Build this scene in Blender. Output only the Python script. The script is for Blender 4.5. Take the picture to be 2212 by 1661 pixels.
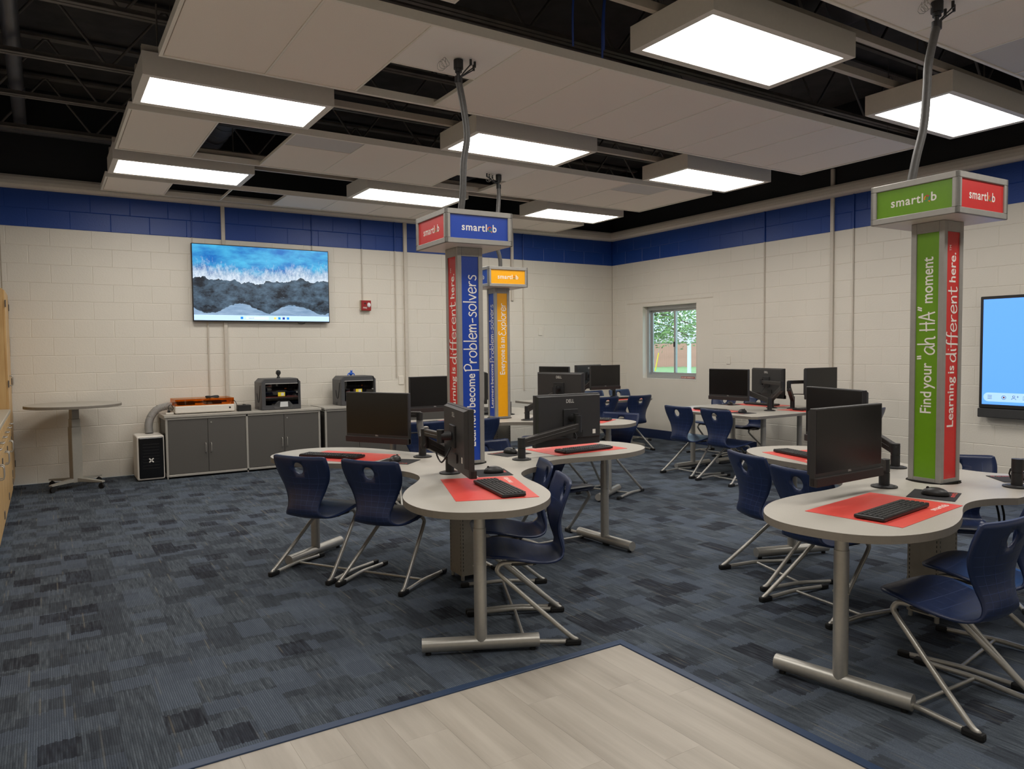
import bpy, bmesh, math, random
from mathutils import Vector, Matrix
from mathutils.geometry import delaunay_2d_cdt

for _o in list(bpy.data.objects):
    bpy.data.objects.remove(_o)
S = bpy.context.scene
COL = S.collection
random.seed(7)
PI = math.pi
R = math.radians

# ------------------------------------------------------------------ camera
EYE = 1.4426
YAW, PITCH, ROLL, FPX = R(32.381), R(-2.726), R(-0.592), 1591.3
fw = Vector((math.sin(YAW) * math.cos(PITCH), math.cos(YAW) * math.cos(PITCH), math.sin(PITCH)))
rt = Vector((math.cos(YAW), -math.sin(YAW), 0))
up = rt.cross(fw)
rt2 = rt * math.cos(ROLL) + up * math.sin(ROLL)
up2 = up * math.cos(ROLL) - rt * math.sin(ROLL)
cam_d = bpy.data.cameras.new('camera')
cam_d.sensor_width = 36.0
cam_d.sensor_fit = 'HORIZONTAL'
cam_d.lens = FPX / 2212.0 * 36.0
cam_d.clip_start = 0.05
cam_d.clip_end = 300
cam = bpy.data.objects.new('camera', cam_d)
COL.objects.link(cam)
cam.matrix_world = Matrix(((rt2.x, up2.x, -fw.x, 0), (rt2.y, up2.y, -fw.y, 0), (rt2.z, up2.z, -fw.z, EYE), (0, 0, 0, 1)))
S.camera = cam

# ------------------------------------------------------------------ world, sun, exposure
W = bpy.data.worlds.new('sky')
S.world = W
W.use_nodes = True
wn = W.node_tree.nodes
wl = W.node_tree.links
bg = wn['Background']
bg.inputs['Color'].default_value = (0.66, 0.84, 1.0, 1)
bg.inputs['Strength'].default_value = 2.9
sun_d = bpy.data.lights.new('sun', 'SUN')
sun_d.energy = 2.2
sun_d.angle = R(2)
sun_d.color = (1, .95, .85)
sun = bpy.data.objects.new('sun', sun_d)
COL.objects.link(sun)
sun.rotation_euler = Vector((0.55, 0.25, -0.8)).to_track_quat('-Z', 'Y').to_euler()
LAMP = 13.8                      # emission of the ceiling light panels
LAMP_COL = (1.0, 0.96, 0.90, 1)
S.view_settings.view_transform = 'Standard'
S.view_settings.look = 'None'
S.view_settings.exposure = 0.0
S.view_settings.gamma = 1.0
S.view_settings.use_curve_mapping = False
S.cycles.use_denoising = True
S.cycles.max_bounces = 9
S.cycles.diffuse_bounces = 6
S.cycles.sample_clamp_indirect = 6.0

# ------------------------------------------------------------------ materials
def srgb(r, g, b):
    f = lambda c: (c / 12.92 if c <= .04045 else ((c + .055) / 1.055) ** 2.4)
    return (f(r / 255), f(g / 255), f(b / 255), 1)

MATS = {}
def mat(name, col, rough=.5, metal=0.0, noise=0.0, nscale=40, bump=0.0, bscale=200, emit=0, spec=.5, alpha=1, coat=0):
    if name in MATS:
        return MATS[name]
    m = bpy.data.materials.new(name)
    m.use_nodes = True
    n, l = m.node_tree.nodes, m.node_tree.links
    b = n['Principled BSDF']
    b.inputs['Base Color'].default_value = col
    b.inputs['Roughness'].default_value = rough
    b.inputs['Metallic'].default_value = metal
    b.inputs['Specular IOR Level'].default_value = spec
    b.inputs['Coat Weight'].default_value = coat
    if emit:
        b.inputs['Emission Color'].default_value = col
        b.inputs['Emission Strength'].default_value = emit
    tc = None
    if noise or bump:
        tc = n.new('ShaderNodeTexCoord')
    if noise:
        t = n.new('ShaderNodeTexNoise')
        t.inputs['Scale'].default_value = nscale
        t.inputs['Detail'].default_value = 4
        l.new(tc.outputs['Object'], t.inputs['Vector'])
        mr = n.new('ShaderNodeMapRange')
        mr.inputs['From Min'].default_value = .3
        mr.inputs['From Max'].default_value = .7
        mr.inputs['To Min'].default_value = 1 - noise
        mr.inputs['To Max'].default_value = 1 + noise
        l.new(t.outputs['Fac'], mr.inputs['Value'])
        mx = n.new('ShaderNodeVectorMath')
        mx.operation = 'SCALE'
        mx.inputs[0].default_value = col[:3]
        l.new(mr.outputs['Result'], mx.inputs['Scale'])
        l.new(mx.outputs['Vector'], b.inputs['Base Color'])
    if bump:
        t2 = n.new('ShaderNodeTexNoise')
        t2.inputs['Scale'].default_value = bscale
        t2.inputs['Detail'].default_value = 3
        l.new(tc.outputs['Object'], t2.inputs['Vector'])
        bp = n.new('ShaderNodeBump')
        bp.inputs['Strength'].default_value = bump
        bp.inputs['Distance'].default_value = .002
        l.new(t2.outputs['Fac'], bp.inputs['Height'])
        l.new(bp.outputs['Normal'], b.inputs['Normal'])
    MATS[name] = m
    return m

def node_mat(name):
    m = bpy.data.materials.new(name)
    m.use_nodes = True
    MATS[name] = m
    n, l = m.node_tree.nodes, m.node_tree.links
    return m, n, l, n['Principled BSDF']

def math_node(n, l, op, a, b=None):
    x = n.new('ShaderNodeMath')
    x.operation = op
    for i, v in enumerate((a, b)):
        if v is None:
            continue
        if isinstance(v, (int, float)):
            x.inputs[i].default_value = v
        else:
            l.new(v, x.inputs[i])
    return x.outputs[0]

def mixc(n, l, fac, a, b):
    x = n.new('ShaderNodeMix')
    x.data_type = 'RGBA'
    for key, v in ((0, fac), (6, a), (7, b)):
        if isinstance(v, (int, float)):
            x.inputs[key].default_value = v
        elif isinstance(v, tuple):
            x.inputs[key].default_value = v
        else:
            l.new(v, x.inputs[key])
    return x.outputs[2]

WHITE_PAINT = srgb(226, 220, 208)
BLUE_PAINT = srgb(24, 66, 146)
BLACK_PAINT = srgb(36, 36, 38)
Z_BLUE, Z_BLACK = 14 * .2032, 3.30

def wall_paint():
    m, n, l, b = node_mat('painted_block')
    g = n.new('ShaderNodeNewGeometry')
    sp = n.new('ShaderNodeSeparateXYZ')
    l.new(g.outputs['Position'], sp.inputs[0])
    f1 = math_node(n, l, 'GREATER_THAN', sp.outputs['Z'], Z_BLUE)
    f2 = math_node(n, l, 'GREATER_THAN', sp.outputs['Z'], Z_BLACK)
    c = mixc(n, l, f1, WHITE_PAINT, BLUE_PAINT)
    c = mixc(n, l, f2, c, BLACK_PAINT)
    t = n.new('ShaderNodeTexNoise')
    t.inputs['Scale'].default_value = 1.3
    l.new(g.outputs['Position'], t.inputs['Vector'])
    mr = n.new('ShaderNodeMapRange')
    mr.inputs['To Min'].default_value = .93
    mr.inputs['To Max'].default_value = 1.05
    l.new(t.outputs['Fac'], mr.inputs['Value'])
    vm = n.new('ShaderNodeVectorMath')
    vm.operation = 'SCALE'
    l.new(c, vm.inputs[0])
    l.new(mr.outputs['Result'], vm.inputs['Scale'])
    l.new(vm.outputs['Vector'], b.inputs['Base Color'])
    b.inputs['Roughness'].default_value = .42
    t2 = n.new('ShaderNodeTexNoise')
    t2.inputs['Scale'].default_value = 70
    t2.inputs['Detail'].default_value = 5
    l.new(g.outputs['Position'], t2.inputs['Vector'])
    bp = n.new('ShaderNodeBump')
    bp.inputs['Strength'].default_value = .35
    bp.inputs['Distance'].default_value = .004
    l.new(t2.outputs['Fac'], bp.inputs['Height'])
    l.new(bp.outputs['Normal'], b.inputs['Normal'])
    return m

def carpet():
    m, n, l, b = node_mat('carpet')
    g = n.new('ShaderNodeNewGeometry')
    sp = n.new('ShaderNodeSeparateXYZ')
    l.new(g.outputs['Position'], sp.inputs[0])
    X, Y = sp.outputs['X'], sp.outputs['Y']
    def comb(x, y, z=0.0):
        c = n.new('ShaderNodeCombineXYZ')
        for i, v in enumerate((x, y, z)):
            if isinstance(v, (int, float)):
                c.inputs[i].default_value = v
            else:
                l.new(v, c.inputs[i])
        return c.outputs[0]
    def noise(vec, detail=2, scale=1.0):
        t = n.new('ShaderNodeTexNoise')
        t.inputs['Scale'].default_value = scale
        t.inputs['Detail'].default_value = detail
        l.new(vec, t.inputs['Vector'])
        return t.outputs['Fac']
    def ramp(v, a, b_, lo=0.0, hi=1.0):
        mr = n.new('ShaderNodeMapRange')
        mr.inputs['From Min'].default_value = a
        mr.inputs['From Max'].default_value = b_
        mr.inputs['To Min'].default_value = lo
        mr.inputs['To Max'].default_value = hi
        l.new(v, mr.inputs['Value'])
        return mr.outputs['Result']
    def cells(sx, sy, ox, oy):          # random value per rectangle
        xi = math_node(n, l, 'FLOOR', math_node(n, l, 'DIVIDE', math_node(n, l, 'ADD', X, ox), sx))
        # shift every column by its own amount so that rectangles do not line up
        wn1 = n.new('ShaderNodeTexWhiteNoise')
        wn1.noise_dimensions = '1D'
        l.new(xi, wn1.inputs['W'])
        ysh = math_node(n, l, 'ADD', math_node(n, l, 'ADD', Y, oy), wn1.outputs['Value'])
        yi = math_node(n, l, 'FLOOR', math_node(n, l, 'DIVIDE', ysh, sy))
        w = n.new('ShaderNodeTexWhiteNoise')
        w.noise_dimensions = '2D'
        l.new(comb(xi, yi), w.inputs['Vector'])
        return w.outputs['Value']
    M = lambda op, p, q=None: math_node(n, l, op, p, q)
    xi = M('FLOOR', M('MULTIPLY', X, 118))                       # one yarn row
    yarn = n.new('ShaderNodeTexWhiteNoise')
    yarn.noise_dimensions = '1D'
    l.new(xi, yarn.inputs['W'])
    rag = noise(comb(M('MULTIPLY', xi, 3.7), M('MULTIPLY', Y, 9.0)), 1)
    Y = M('ADD', Y, M('MULTIPLY', rag, .045))                     # ragged ends along the yarn
    stripes = noise(comb(M('MULTIPLY', xi, 5.13), M('MULTIPLY', sp.outputs['Y'], 7.0)), 2)
    fine = noise(comb(M('MULTIPLY', X, 300), M('MULTIPLY', sp.outputs['Y'], 130)), 2)
    c = mixc(n, l, ramp(stripes, .25, .75), srgb(62, 68, 76), srgb(106, 115, 124))
    rib = M('FRACT', M('MULTIPLY', X, 118))
    c1 = cells(.115, .15, .03, .1)
    c = mixc(n, l, ramp(c1, .55, .72, 0, .55), c, srgb(53, 57, 65))
    c2 = cells(.15, .12, .4, .9)
    c = mixc(n, l, ramp(c2, .6, .78, 0, .55), c, srgb(104, 115, 131))
    c3 = cells(.14, .16, .21, .33)
    d = M('MULTIPLY', M('GREATER_THAN', c3, .91), ramp(stripes, .3, .62, .95, .55))
    c = mixc(n, l, d, c, srgb(38, 38, 45))
    tan = M('MULTIPLY', M('GREATER_THAN', yarn.outputs['Value'], .88), ramp(noise(comb(M('MULTIPLY', xi, 2.31), M('MULTIPLY', sp.outputs['Y'], 4.0), 4.0), 1), .54, .64, 0, .38))
    c = mixc(n, l, tan, c, srgb(142, 137, 124))
    c = mixc(n, l, ramp(fine, .3, .7, 0, .35), c, srgb(44, 48, 56))
    c = mixc(n, l, M('MULTIPLY', M('LESS_THAN', rib, .3), .5), c, srgb(36, 39, 46))
    l.new(c, b.inputs['Base Color'])
    b.inputs['Roughness'].default_value = .95
    b.inputs['Specular IOR Level'].default_value = .12
    bp = n.new('ShaderNodeBump')
    bp.inputs['Strength'].default_value = .6
    bp.inputs['Distance'].default_value = .003
    l.new(noise(g.outputs['Position'], 2, 260), bp.inputs['Height'])
    l.new(bp.outputs['Normal'], b.inputs['Normal'])
    return m

def vinyl():
    m, n, l, b = node_mat('vinyl_plank')
    g = n.new('ShaderNodeNewGeometry')
    oi = n.new('ShaderNodeObjectInfo')
    mp = n.new('ShaderNodeMapping')
    mp.inputs['Scale'].default_value = (9, .7, 1)
    l.new(g.outputs['Position'], mp.inputs['Vector'])
    ad = n.new('ShaderNodeVectorMath')
    ad.operation = 'ADD'
    l.new(mp.outputs[0], ad.inputs[0])
    sc = n.new('ShaderNodeVectorMath')
    sc.operation = 'SCALE'
    sc.inputs[0].default_value = (3.1, 1.7, .5)
    l.new(oi.outputs['Random'], sc.inputs['Scale'])
    l.new(sc.outputs[0], ad.inputs[1])
    t = n.new('ShaderNodeTexNoise')
    t.inputs['Scale'].default_value = 1.0
    t.inputs['Detail'].default_value = 6
    t.inputs['Roughness'].default_value = .62
    l.new(ad.outputs[0], t.inputs['Vector'])
    cr = n.new('ShaderNodeValToRGB')
    e = cr.color_ramp.elements
    e[0].position, e[0].color = .28, srgb(158, 149, 137)
    e[1].position, e[1].color = .70, srgb(192, 184, 172)
    l.new(t.outputs['Fac'], cr.inputs[0])
    mr = n.new('ShaderNodeMapRange')
    mr.inputs['To Min'].default_value = .965
    mr.inputs['To Max'].default_value = 1.02
    l.new(oi.outputs['Random'], mr.inputs['Value'])
    vm = n.new('ShaderNodeVectorMath')
    vm.operation = 'SCALE'
    l.new(cr.outputs[0], vm.inputs[0])
    l.new(mr.outputs['Result'], vm.inputs['Scale'])
    l.new(vm.outputs[0], b.inputs['Base Color'])
    b.inputs['Roughness'].default_value = .45
    return m

def wood():
    m, n, l, b = node_mat('maple')
    tc = n.new('ShaderNodeTexCoord')
    mp = n.new('ShaderNodeMapping')
    mp.inputs['Scale'].default_value = (6, 6, .8)
    l.new(tc.outputs['Object'], mp.inputs['Vector'])
    t = n.new('ShaderNodeTexNoise')
    t.inputs['Scale'].default_value = 3
    t.inputs['Detail'].default_value = 5
    l.new(mp.outputs[0], t.inputs['Vector'])
    cr = n.new('ShaderNodeValToRGB')
    e = cr.color_ramp.elements
    e[0].position, e[0].color = .3, srgb(190, 150, 96)
    e[1].position, e[1].color = .7, srgb(214, 178, 122)
    l.new(t.outputs['Fac'], cr.inputs[0])
    l.new(cr.outputs[0], b.inputs['Base Color'])
    b.inputs['Roughness'].default_value = .4
    return m

def glass_mat(name, tint=(1, 1, 1, 1), gloss=.08):
    m = bpy.data.materials.new(name)
    m.use_nodes = True
    n, l = m.node_tree.nodes, m.node_tree.links
    n.clear()
    o = n.new('ShaderNodeOutputMaterial')
    t = n.new('ShaderNodeBsdfTransparent')
    t.inputs[0].default_value = tint
    g = n.new('ShaderNodeBsdfGlossy')
    g.inputs['Roughness'].default_value = .02
    mx = n.new('ShaderNodeMixShader')
    lw = n.new('ShaderNodeLayerWeight')
    lw.inputs['Blend'].default_value = .15
    mr = n.new('ShaderNodeMapRange')
    mr.inputs['To Min'].default_value = gloss
    mr.inputs['To Max'].default_value = .6
    l.new(lw.outputs['Fresnel'], mr.inputs['Value'])
    l.new(mr.outputs['Result'], mx.inputs[0])
    l.new(t.outputs[0], mx.inputs[1])
    l.new(g.outputs[0], mx.inputs[2])
    l.new(mx.outputs[0], o.inputs[0])
    MATS[name] = m
    return m

def beach_screen():
    """aerial beach wallpaper: sea on top, a foam line, dark sand and pale dunes; local x 0..1.69, z 0..0.93"""
    m, n, l, b = node_mat('tv_wallpaper')
    tc = n.new('ShaderNodeTexCoord')
    sp = n.new('ShaderNodeSeparateXYZ')
    l.new(tc.outputs['Generated'], sp.inputs[0])
    X, Y = sp.outputs['X'], sp.outputs['Z']
    def cx(x, y):
        c = n.new('ShaderNodeCombineXYZ')
        l.new(x, c.inputs[0])
        l.new(y, c.inputs[1])
        return c.outputs[0]
    def noise(sx, sy, detail=5, seed=0.0, rough=.6):
        mp = n.new('ShaderNodeMapping')
        mp.inputs['Scale'].default_value = (sx, sy, 1)
        mp.inputs['Location'].default_value = (seed, seed * 1.7, 0)
        l.new(cx(X, Y), mp.inputs['Vector'])
        t = n.new('ShaderNodeTexNoise')
        t.inputs['Scale'].default_value = 1
        t.inputs['Detail'].default_value = detail
        t.inputs['Roughness'].default_value = rough
        l.new(mp.outputs[0], t.inputs['Vector'])
        return t.outputs['Fac']
    def rng(v, a, c, lo=0.0, hi=1.0, smooth=False):
        mr = n.new('ShaderNodeMapRange')
        if smooth:
            mr.interpolation_type = 'SMOOTHSTEP'
        mr.inputs['From Min'].default_value = a
        mr.inputs['From Max'].default_value = c
        mr.inputs['To Min'].default_value = lo
        mr.inputs['To Max'].default_value = hi
        l.new(v, mr.inputs['Value'])
        return mr.outputs['Result']
    A = lambda op, a, c=None: math_node(n, l, op, a, c)
    sea = mixc(n, l, rng(noise(5, 7, 6, 1.0), .35, .65), srgb(6, 112, 196), srgb(76, 192, 238))
    foam_tex = noise(34, 9, 9, 3.0, .8)
    # shoreline height
    edge = A('ADD', .555, A('MULTIPLY', A('SUBTRACT', noise(5.5, .1, 4, 5.0), .5), .42))
    dist = A('SUBTRACT', Y, edge)                       # above the shoreline
    foam = rng(dist, .0, .30, 1.0, 0.0)
    foamfac = rng(A('ADD', foam_tex, A('MULTIPLY', foam, .40)), .62, .92)
    c = mixc(n, l, rng(dist, .04, .2, .7, 0.0), sea, srgb(58, 96, 140))
    c = mixc(n, l, foamfac, c, srgb(222, 236, 250))
    sand = mixc(n, l, rng(noise(7, 6, 8, 8.0, .75), .4, .72), srgb(24, 30, 40), srgb(104, 132, 156))
    below = A('LESS_THAN', dist, 0.0)
    c = mixc(n, l, below, c, sand)
    # pale dunes along the bottom
    dune = A('ADD', .17, A('MULTIPLY', A('SINE', A('ADD', A('MULTIPLY', X, 15.0), -3.1)), .075))
    dune = A('ADD', dune, A('MULTIPLY', A('SUBTRACT', noise(6, .1, 4, 21.0), .5), .14))
    d2 = A('LESS_THAN', A('SUBTRACT', Y, A('ADD', dune, A('MULTIPLY', A('SUBTRACT', noise(20, 9, 4, 2.0), .5), .06))), 0.0)
    c = mixc(n, l, d2, c, mixc(n, l, rng(noise(9, 26, 6, 6.0), .3, .7), srgb(120, 152, 186), srgb(164, 192, 220)))
    rim = rng(A('ABSOLUTE', A('SUBTRACT', A('SUBTRACT', Y, dune), .03)), .0, .035, .8, 0.0)
    c = mixc(n, l, A('MULTIPLY', rim, rng(noise(5, 2, 2, 11.0), .45, .6)), c, srgb(24, 26, 34))
    patch = A('MULTIPLY', rng(noise(8, 7, 8, 17.0, .8), .62, .68), A('LESS_THAN', Y, .40))
    c = mixc(n, l, patch, c, srgb(170, 200, 232))
    b.inputs['Base Color'].default_value = (0, 0, 0, 1)
    l.new(c, b.inputs['Emission Color'])
    b.inputs['Emission Strength'].default_value = 1.0
    b.inputs['Roughness'].default_value = .25
    return m

M_wall, M_carpet, M_vinyl, M_wood, M_beach = wall_paint(), carpet(), vinyl(), wood(), beach_screen()
M_glass = glass_mat('window_glass', (.93, .97, .97, 1))
M_amber = glass_mat('amber_acrylic', (1.0, .66, .22, 1), .08)
M_dark_glass = glass_mat('smoked_glass', (.25, .25, .28, 1), .1)
M_trim = mat('trim_paint', srgb(224, 216, 203), .5, noise=.03)
M_panel = mat('smooth_wall_paint', WHITE_PAINT, .5, noise=.02, nscale=3)
M_pipe = mat('pipe_paint', srgb(206, 198, 185), .4, noise=.03)
M_bluepipe = mat('pipe_blue_paint', BLUE_PAINT, .4, noise=.03)
M_basebrd = mat('rubber_baseboard', srgb(22, 40, 78), .5, noise=.05)
M_strip = mat('transition_strip', srgb(42, 62, 92), .45, noise=.05)
M_deck = mat('roof_deck', srgb(62, 59, 57), .85, noise=.25, nscale=5)
M_steel_dark = mat('joist_steel', srgb(104, 98, 92), .6, noise=.2, nscale=8)
M_duct = mat('duct_paint', srgb(84, 84, 88), .4, noise=.12, nscale=6)
M_tile = mat('ceiling_tile', srgb(242, 232, 220), .9, noise=.05, nscale=300, bump=.3, bscale=400)
M_tile_w = mat('ceiling_tile_white', srgb(246, 240, 232), .9, noise=.04, nscale=300, bump=.3, bscale=400)
M_tile_g = mat('ceiling_tile_gray', srgb(206, 203, 200), .85, noise=.04, nscale=300)
M_grid = mat('ceiling_grid', srgb(236, 229, 216), .5, noise=.02)
M_fix = mat('fixture_housing', srgb(222, 215, 204), .45, noise=.02)
M_table = mat('table_laminate', srgb(176, 171, 161), .45, noise=.06, nscale=420)
M_edge = mat('table_edge', srgb(128, 121, 111), .5, noise=.03)
M_metal = mat('satin_nickel', srgb(178, 175, 168), .40, .6, noise=.04, nscale=60)
M_alu = mat('anodised_aluminium', srgb(158, 155, 149), .45, .35, noise=.04, nscale=30)
M_steelpost = mat('post_enamel', srgb(150, 143, 130), .5, .1, noise=.04)
M_navy = mat('navy_polypropylene', srgb(29, 43, 78), .34, noise=.05, nscale=12, bump=.08, bscale=900)
M_black = mat('black_plastic', srgb(30, 29, 29), .42, noise=.08, nscale=30)
M_black2 = mat('matte_black_metal', srgb(38, 38, 39), .5, .2, noise=.08)
M_mon = mat('monitor_shell', srgb(46, 45, 45), .45, noise=.05, bump=.05)
M_screen = mat('dark_screen', srgb(16, 15, 15), .22, spec=.5, noise=.02)
M_rubber = mat('black_rubber', srgb(18, 18, 19), .7, noise=.1)
M_red = mat('red_vinyl', srgb(224, 78, 68), .4, noise=.03)
M_ink_w = mat('white_ink', srgb(240, 236, 228), .5, noise=.01)
M_logo = mat('silver_logo', srgb(205, 203, 198), .35, .3, noise=.01)
SIGN = {'red': mat('sign_red', srgb(206, 44, 42), .35, noise=.02), 'blue': mat('sign_blue', srgb(24, 66, 168), .35, noise=.02),
        'green': mat('sign_green', srgb(104, 152, 12), .35, noise=.02), 'yellow': mat('sign_yellow', srgb(246, 172, 8), .35, noise=.02)}
M_cabdoor = mat('cabinet_gray', srgb(88, 85, 81), .5, noise=.05, nscale=200)
M_cabframe = mat('cabinet_frame', srgb(176, 172, 164), .4, .2, noise=.02)
M_white = mat('white_plastic', srgb(226, 220, 210), .4, noise=.02)
M_cable = mat('cable_jacket', srgb(26, 26, 28), .5, noise=.1)
M_hose = mat('gray_hose', srgb(170, 168, 164), .5, noise=.05)
M_conduit = mat('gray_conduit', srgb(70, 68, 66), .5, noise=.15, nscale=60)

# ------------------------------------------------------------------ mesh helpers
class MB:
    def __init__(s):
        s.v, s.f, s.sm, s.mi = [], [], [], []
        s.cur = 0
    def add(s, vs, fs, smooth=False, T=None):
        o = len(s.v)
        s.v += [tuple(T @ Vector(p)) if T else tuple(p) for p in vs]
        for f in fs:
            s.f.append([i + o for i in f])
            s.sm.append(smooth)
            s.mi.append(s.cur)
        return s
    def box(s, x0, x1, y0, y1, z0, z1, T=None):
        vs = [(x0, y0, z0), (x1, y0, z0), (x1, y1, z0), (x0, y1, z0), (x0, y0, z1), (x1, y0, z1), (x1, y1, z1), (x0, y1, z1)]
        return s.add(vs, [(0, 3, 2, 1), (4, 5, 6, 7), (0, 1, 5, 4), (1, 2, 6, 5), (2, 3, 7, 6), (3, 0, 4, 7)], False, T)
    def rbox(s, x0, x1, y0, y1, z0, z1, r=.005, seg=2, T=None):
        bm = bmesh.new()
        bmesh.ops.create_cube(bm, size=1)
        for v in bm.verts:
            v.co = ((x0 + x1) / 2 + v.co.x * (x1 - x0), (y0 + y1) / 2 + v.co.y * (y1 - y0), (z0 + z1) / 2 + v.co.z * (z1 - z0))
        bmesh.ops.bevel(bm, geom=list(bm.edges), offset=r, segments=seg, affect='EDGES', profile=.5)
        bm.verts.ensure_lookup_table()
        vs = [v.co.copy() for v in bm.verts]
        fs = [[v.index for v in f.verts] for f in bm.faces]
        bm.verts.index_update()
        fs = [[v.index for v in f.verts] for f in bm.faces]
        bm.free()
        return s.add(vs, fs, False, T)
    def cyl(s, p0, p1, r0, r1=None, n=16, caps=True, T=None):
        p0, p1 = Vector(p0), Vector(p1)
        r1 = r0 if r1 is None else r1
        d = (p1 - p0).normalized()
        a = d.orthogonal().normalized()
        b = d.cross(a)
        vs = []
        for p, r in ((p0, r0), (p1, r1)):
            for i in range(n):
                t = 2 * PI * i / n
                vs.append(p + (a * math.cos(t) + b * math.sin(t)) * r)
        s.add(vs, [(i, (i + 1) % n, n + (i + 1) % n, n + i) for i in range(n)], True, T)
        if caps:
            s.add(vs[:n], [tuple(range(n))[::-1]], False, T)
            s.add(vs[n:], [tuple(range(n))], False, T)
        return s
    def tube(s, path, r, n=8, T=None, caps=True, closed=False):
        P = [Vector(p) for p in path]
        rs = r if isinstance(r, (list, tuple)) else [r] * len(P)
        rings, a = [], None
        m = len(P)
        for i, p in enumerate(P):
            if closed:
                t = (P[(i + 1) % m] - P[i - 1]).normalized()
            else:
                t = (P[min(i + 1, m - 1)] - P[max(i - 1, 0)]).normalized()
            if a is None:
                a = t.orthogonal().normalized()
            else:
                a = (a - t * a.dot(t)).normalized()
            b = t.cross(a)
            rings.append([p + (a * math.cos(2 * PI * k / n) + b * math.sin(2 * PI * k / n)) * rs[i] for k in range(n)])
        vs = [v for rr in rings for v in rr]
        fs = []
        for i in range(m if closed else m - 1):
            for k in range(n):
                j = (i + 1) % m
                fs.append((i * n + k, i * n + (k + 1) % n, j * n + (k + 1) % n, j * n + k))
        s.add(vs, fs, True, T)
        if caps and not closed:
            s.add(rings[0], [tuple(range(n))[::-1]], False, T)
            s.add(rings[-1], [tuple(range(n))], False, T)
        return s
    def prism(s, poly, z0, z1, T=None, smooth=False):
        n = len(poly)
        lo = [(x, y, z0) for x, y in poly]
        hi = [(x, y, z1) for x, y in poly]
        s.add(hi, [tuple(range(n))], False, T)
        s.add(lo, [tuple(range(n))[::-1]], False, T)
        s.add(lo + hi, [(i, (i + 1) % n, n + (i + 1) % n, n + i) for i in range(n)], smooth, T)
        return s
    def ell(s, c, rx, ry, rz, nu=14, nv=9, T=None, zmin=-1.0):
        vs, fs = [], []
        for j in range(nv + 1):
            ph = -PI / 2 + PI * j / nv
            for i in range(nu):
                th = 2 * PI * i / nu
                vs.append((c[0] + rx * math.cos(ph) * math.cos(th), c[1] + ry * math.cos(ph) * math.sin(th), c[2] + rz * max(zmin, math.sin(ph))))
        for j in range(nv):
            for i in range(nu):
                fs.append((j * nu + i, j * nu + (i + 1) % nu, (j + 1) * nu + (i + 1) % nu, (j + 1) * nu + i))
        return s.add(vs, fs, True, T)
    def mesh(s, name, mats):
        me = bpy.data.meshes.new(name)
        me.from_pydata(s.v, [], s.f)
        for m in (mats if isinstance(mats, (list, tuple)) else [mats]):
            me.materials.append(m)
        me.polygons.foreach_set('use_smooth', s.sm)
        me.polygons.foreach_set('material_index', s.mi)
        me.update()
        return me
    def build(s, name, mats, parent=None, loc=(0, 0, 0), rz=0, **kw):
        return link(name, s.mesh(name, mats), parent, loc, rz, **kw)

def link(name, data, parent=None, loc=(0, 0, 0), rz=0, label=None, cat=None, group=None, kind=None):
    o = bpy.data.objects.new(name, data)
    COL.objects.link(o)
    o.parent = parent
    o.location = loc
    o.rotation_euler = (0, 0, rz)
    return tag(o, label, cat, group, kind)

def tag(o, label=None, cat=None, group=None, kind=None):
    for k, v in (('label', label), ('category', cat), ('group', group), ('kind', kind)):
        if v:
            o[k] = v
    return o

def thing(name, label, cat, loc=(0, 0, 0), rz=0, group=None):
    o = link(name, None, None, loc, rz, label, cat, group)
    o.empty_display_size = .1
    return o

def copy_tree(o, parent=None):
    c = o.copy()
    COL.objects.link(c)
    c.parent = parent
    for ch in list(o.children):
        copy_tree(ch, c)
    return c

def B(x0, x1, y0, y1, z0, z1):
    return MB().box(x0, x1, y0, y1, z0, z1)

def RB(x0, x1, y0, y1, z0, z1, r=.005, seg=2):
    return MB().rbox(x0, x1, y0, y1, z0, z1, r, seg)

def smooth_path(pts, k=5, closed=False):
    P = [Vector(p) for p in pts]
    out = []
    n = len(P)
    for i in range(n if closed else n - 1):
        if closed:
            p0, p1, p2, p3 = P[i - 1], P[i], P[(i + 1) % n], P[(i + 2) % n]
        else:
            p0, p1, p2, p3 = P[max(i - 1, 0)], P[i], P[i + 1], P[min(i + 2, n - 1)]
        for j in range(k):
            t = j / k
            out.append(.5 * ((2 * p1) + (p2 - p0) * t + (2 * p0 - 5 * p1 + 4 * p2 - p3) * t * t + (3 * p1 - p0 - 3 * p2 + p3) * t ** 3))
    if not closed:
        out.append(P[-1])
    return out

# ------------------------------------------------------------------ lettering
_tc = {}
def text_flat(s, bold=.0, spc=1.0):
    """flat triangles of a word, size 1, left aligned: (verts, faces, x0, x1)"""
    key = (s, bold, spc)
    if key in _tc:
        return _tc[key]
    fc = bpy.data.curves.new('lettering', 'FONT')
    fc.body = s
    fc.size = 1
    fc.offset = bold
    fc.resolution_u = 3
    fc.space_character = spc
    ob = bpy.data.objects.new('lettering', fc)
    COL.objects.link(ob)
    dg = bpy.context.evaluated_depsgraph_get()
    me = bpy.data.meshes.new_from_object(ob.evaluated_get(dg))
    vs = [tuple(v.co) for v in me.vertices]
    fs = [tuple(p.vertices) for p in me.polygons]
    bpy.data.objects.remove(ob)
    bpy.data.meshes.remove(me)
    bpy.data.curves.remove(fc)
    xs = [v[0] for v in vs] or [0]
    _tc[key] = (vs, fs, min(xs), max(xs))
    return _tc[key]

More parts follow.
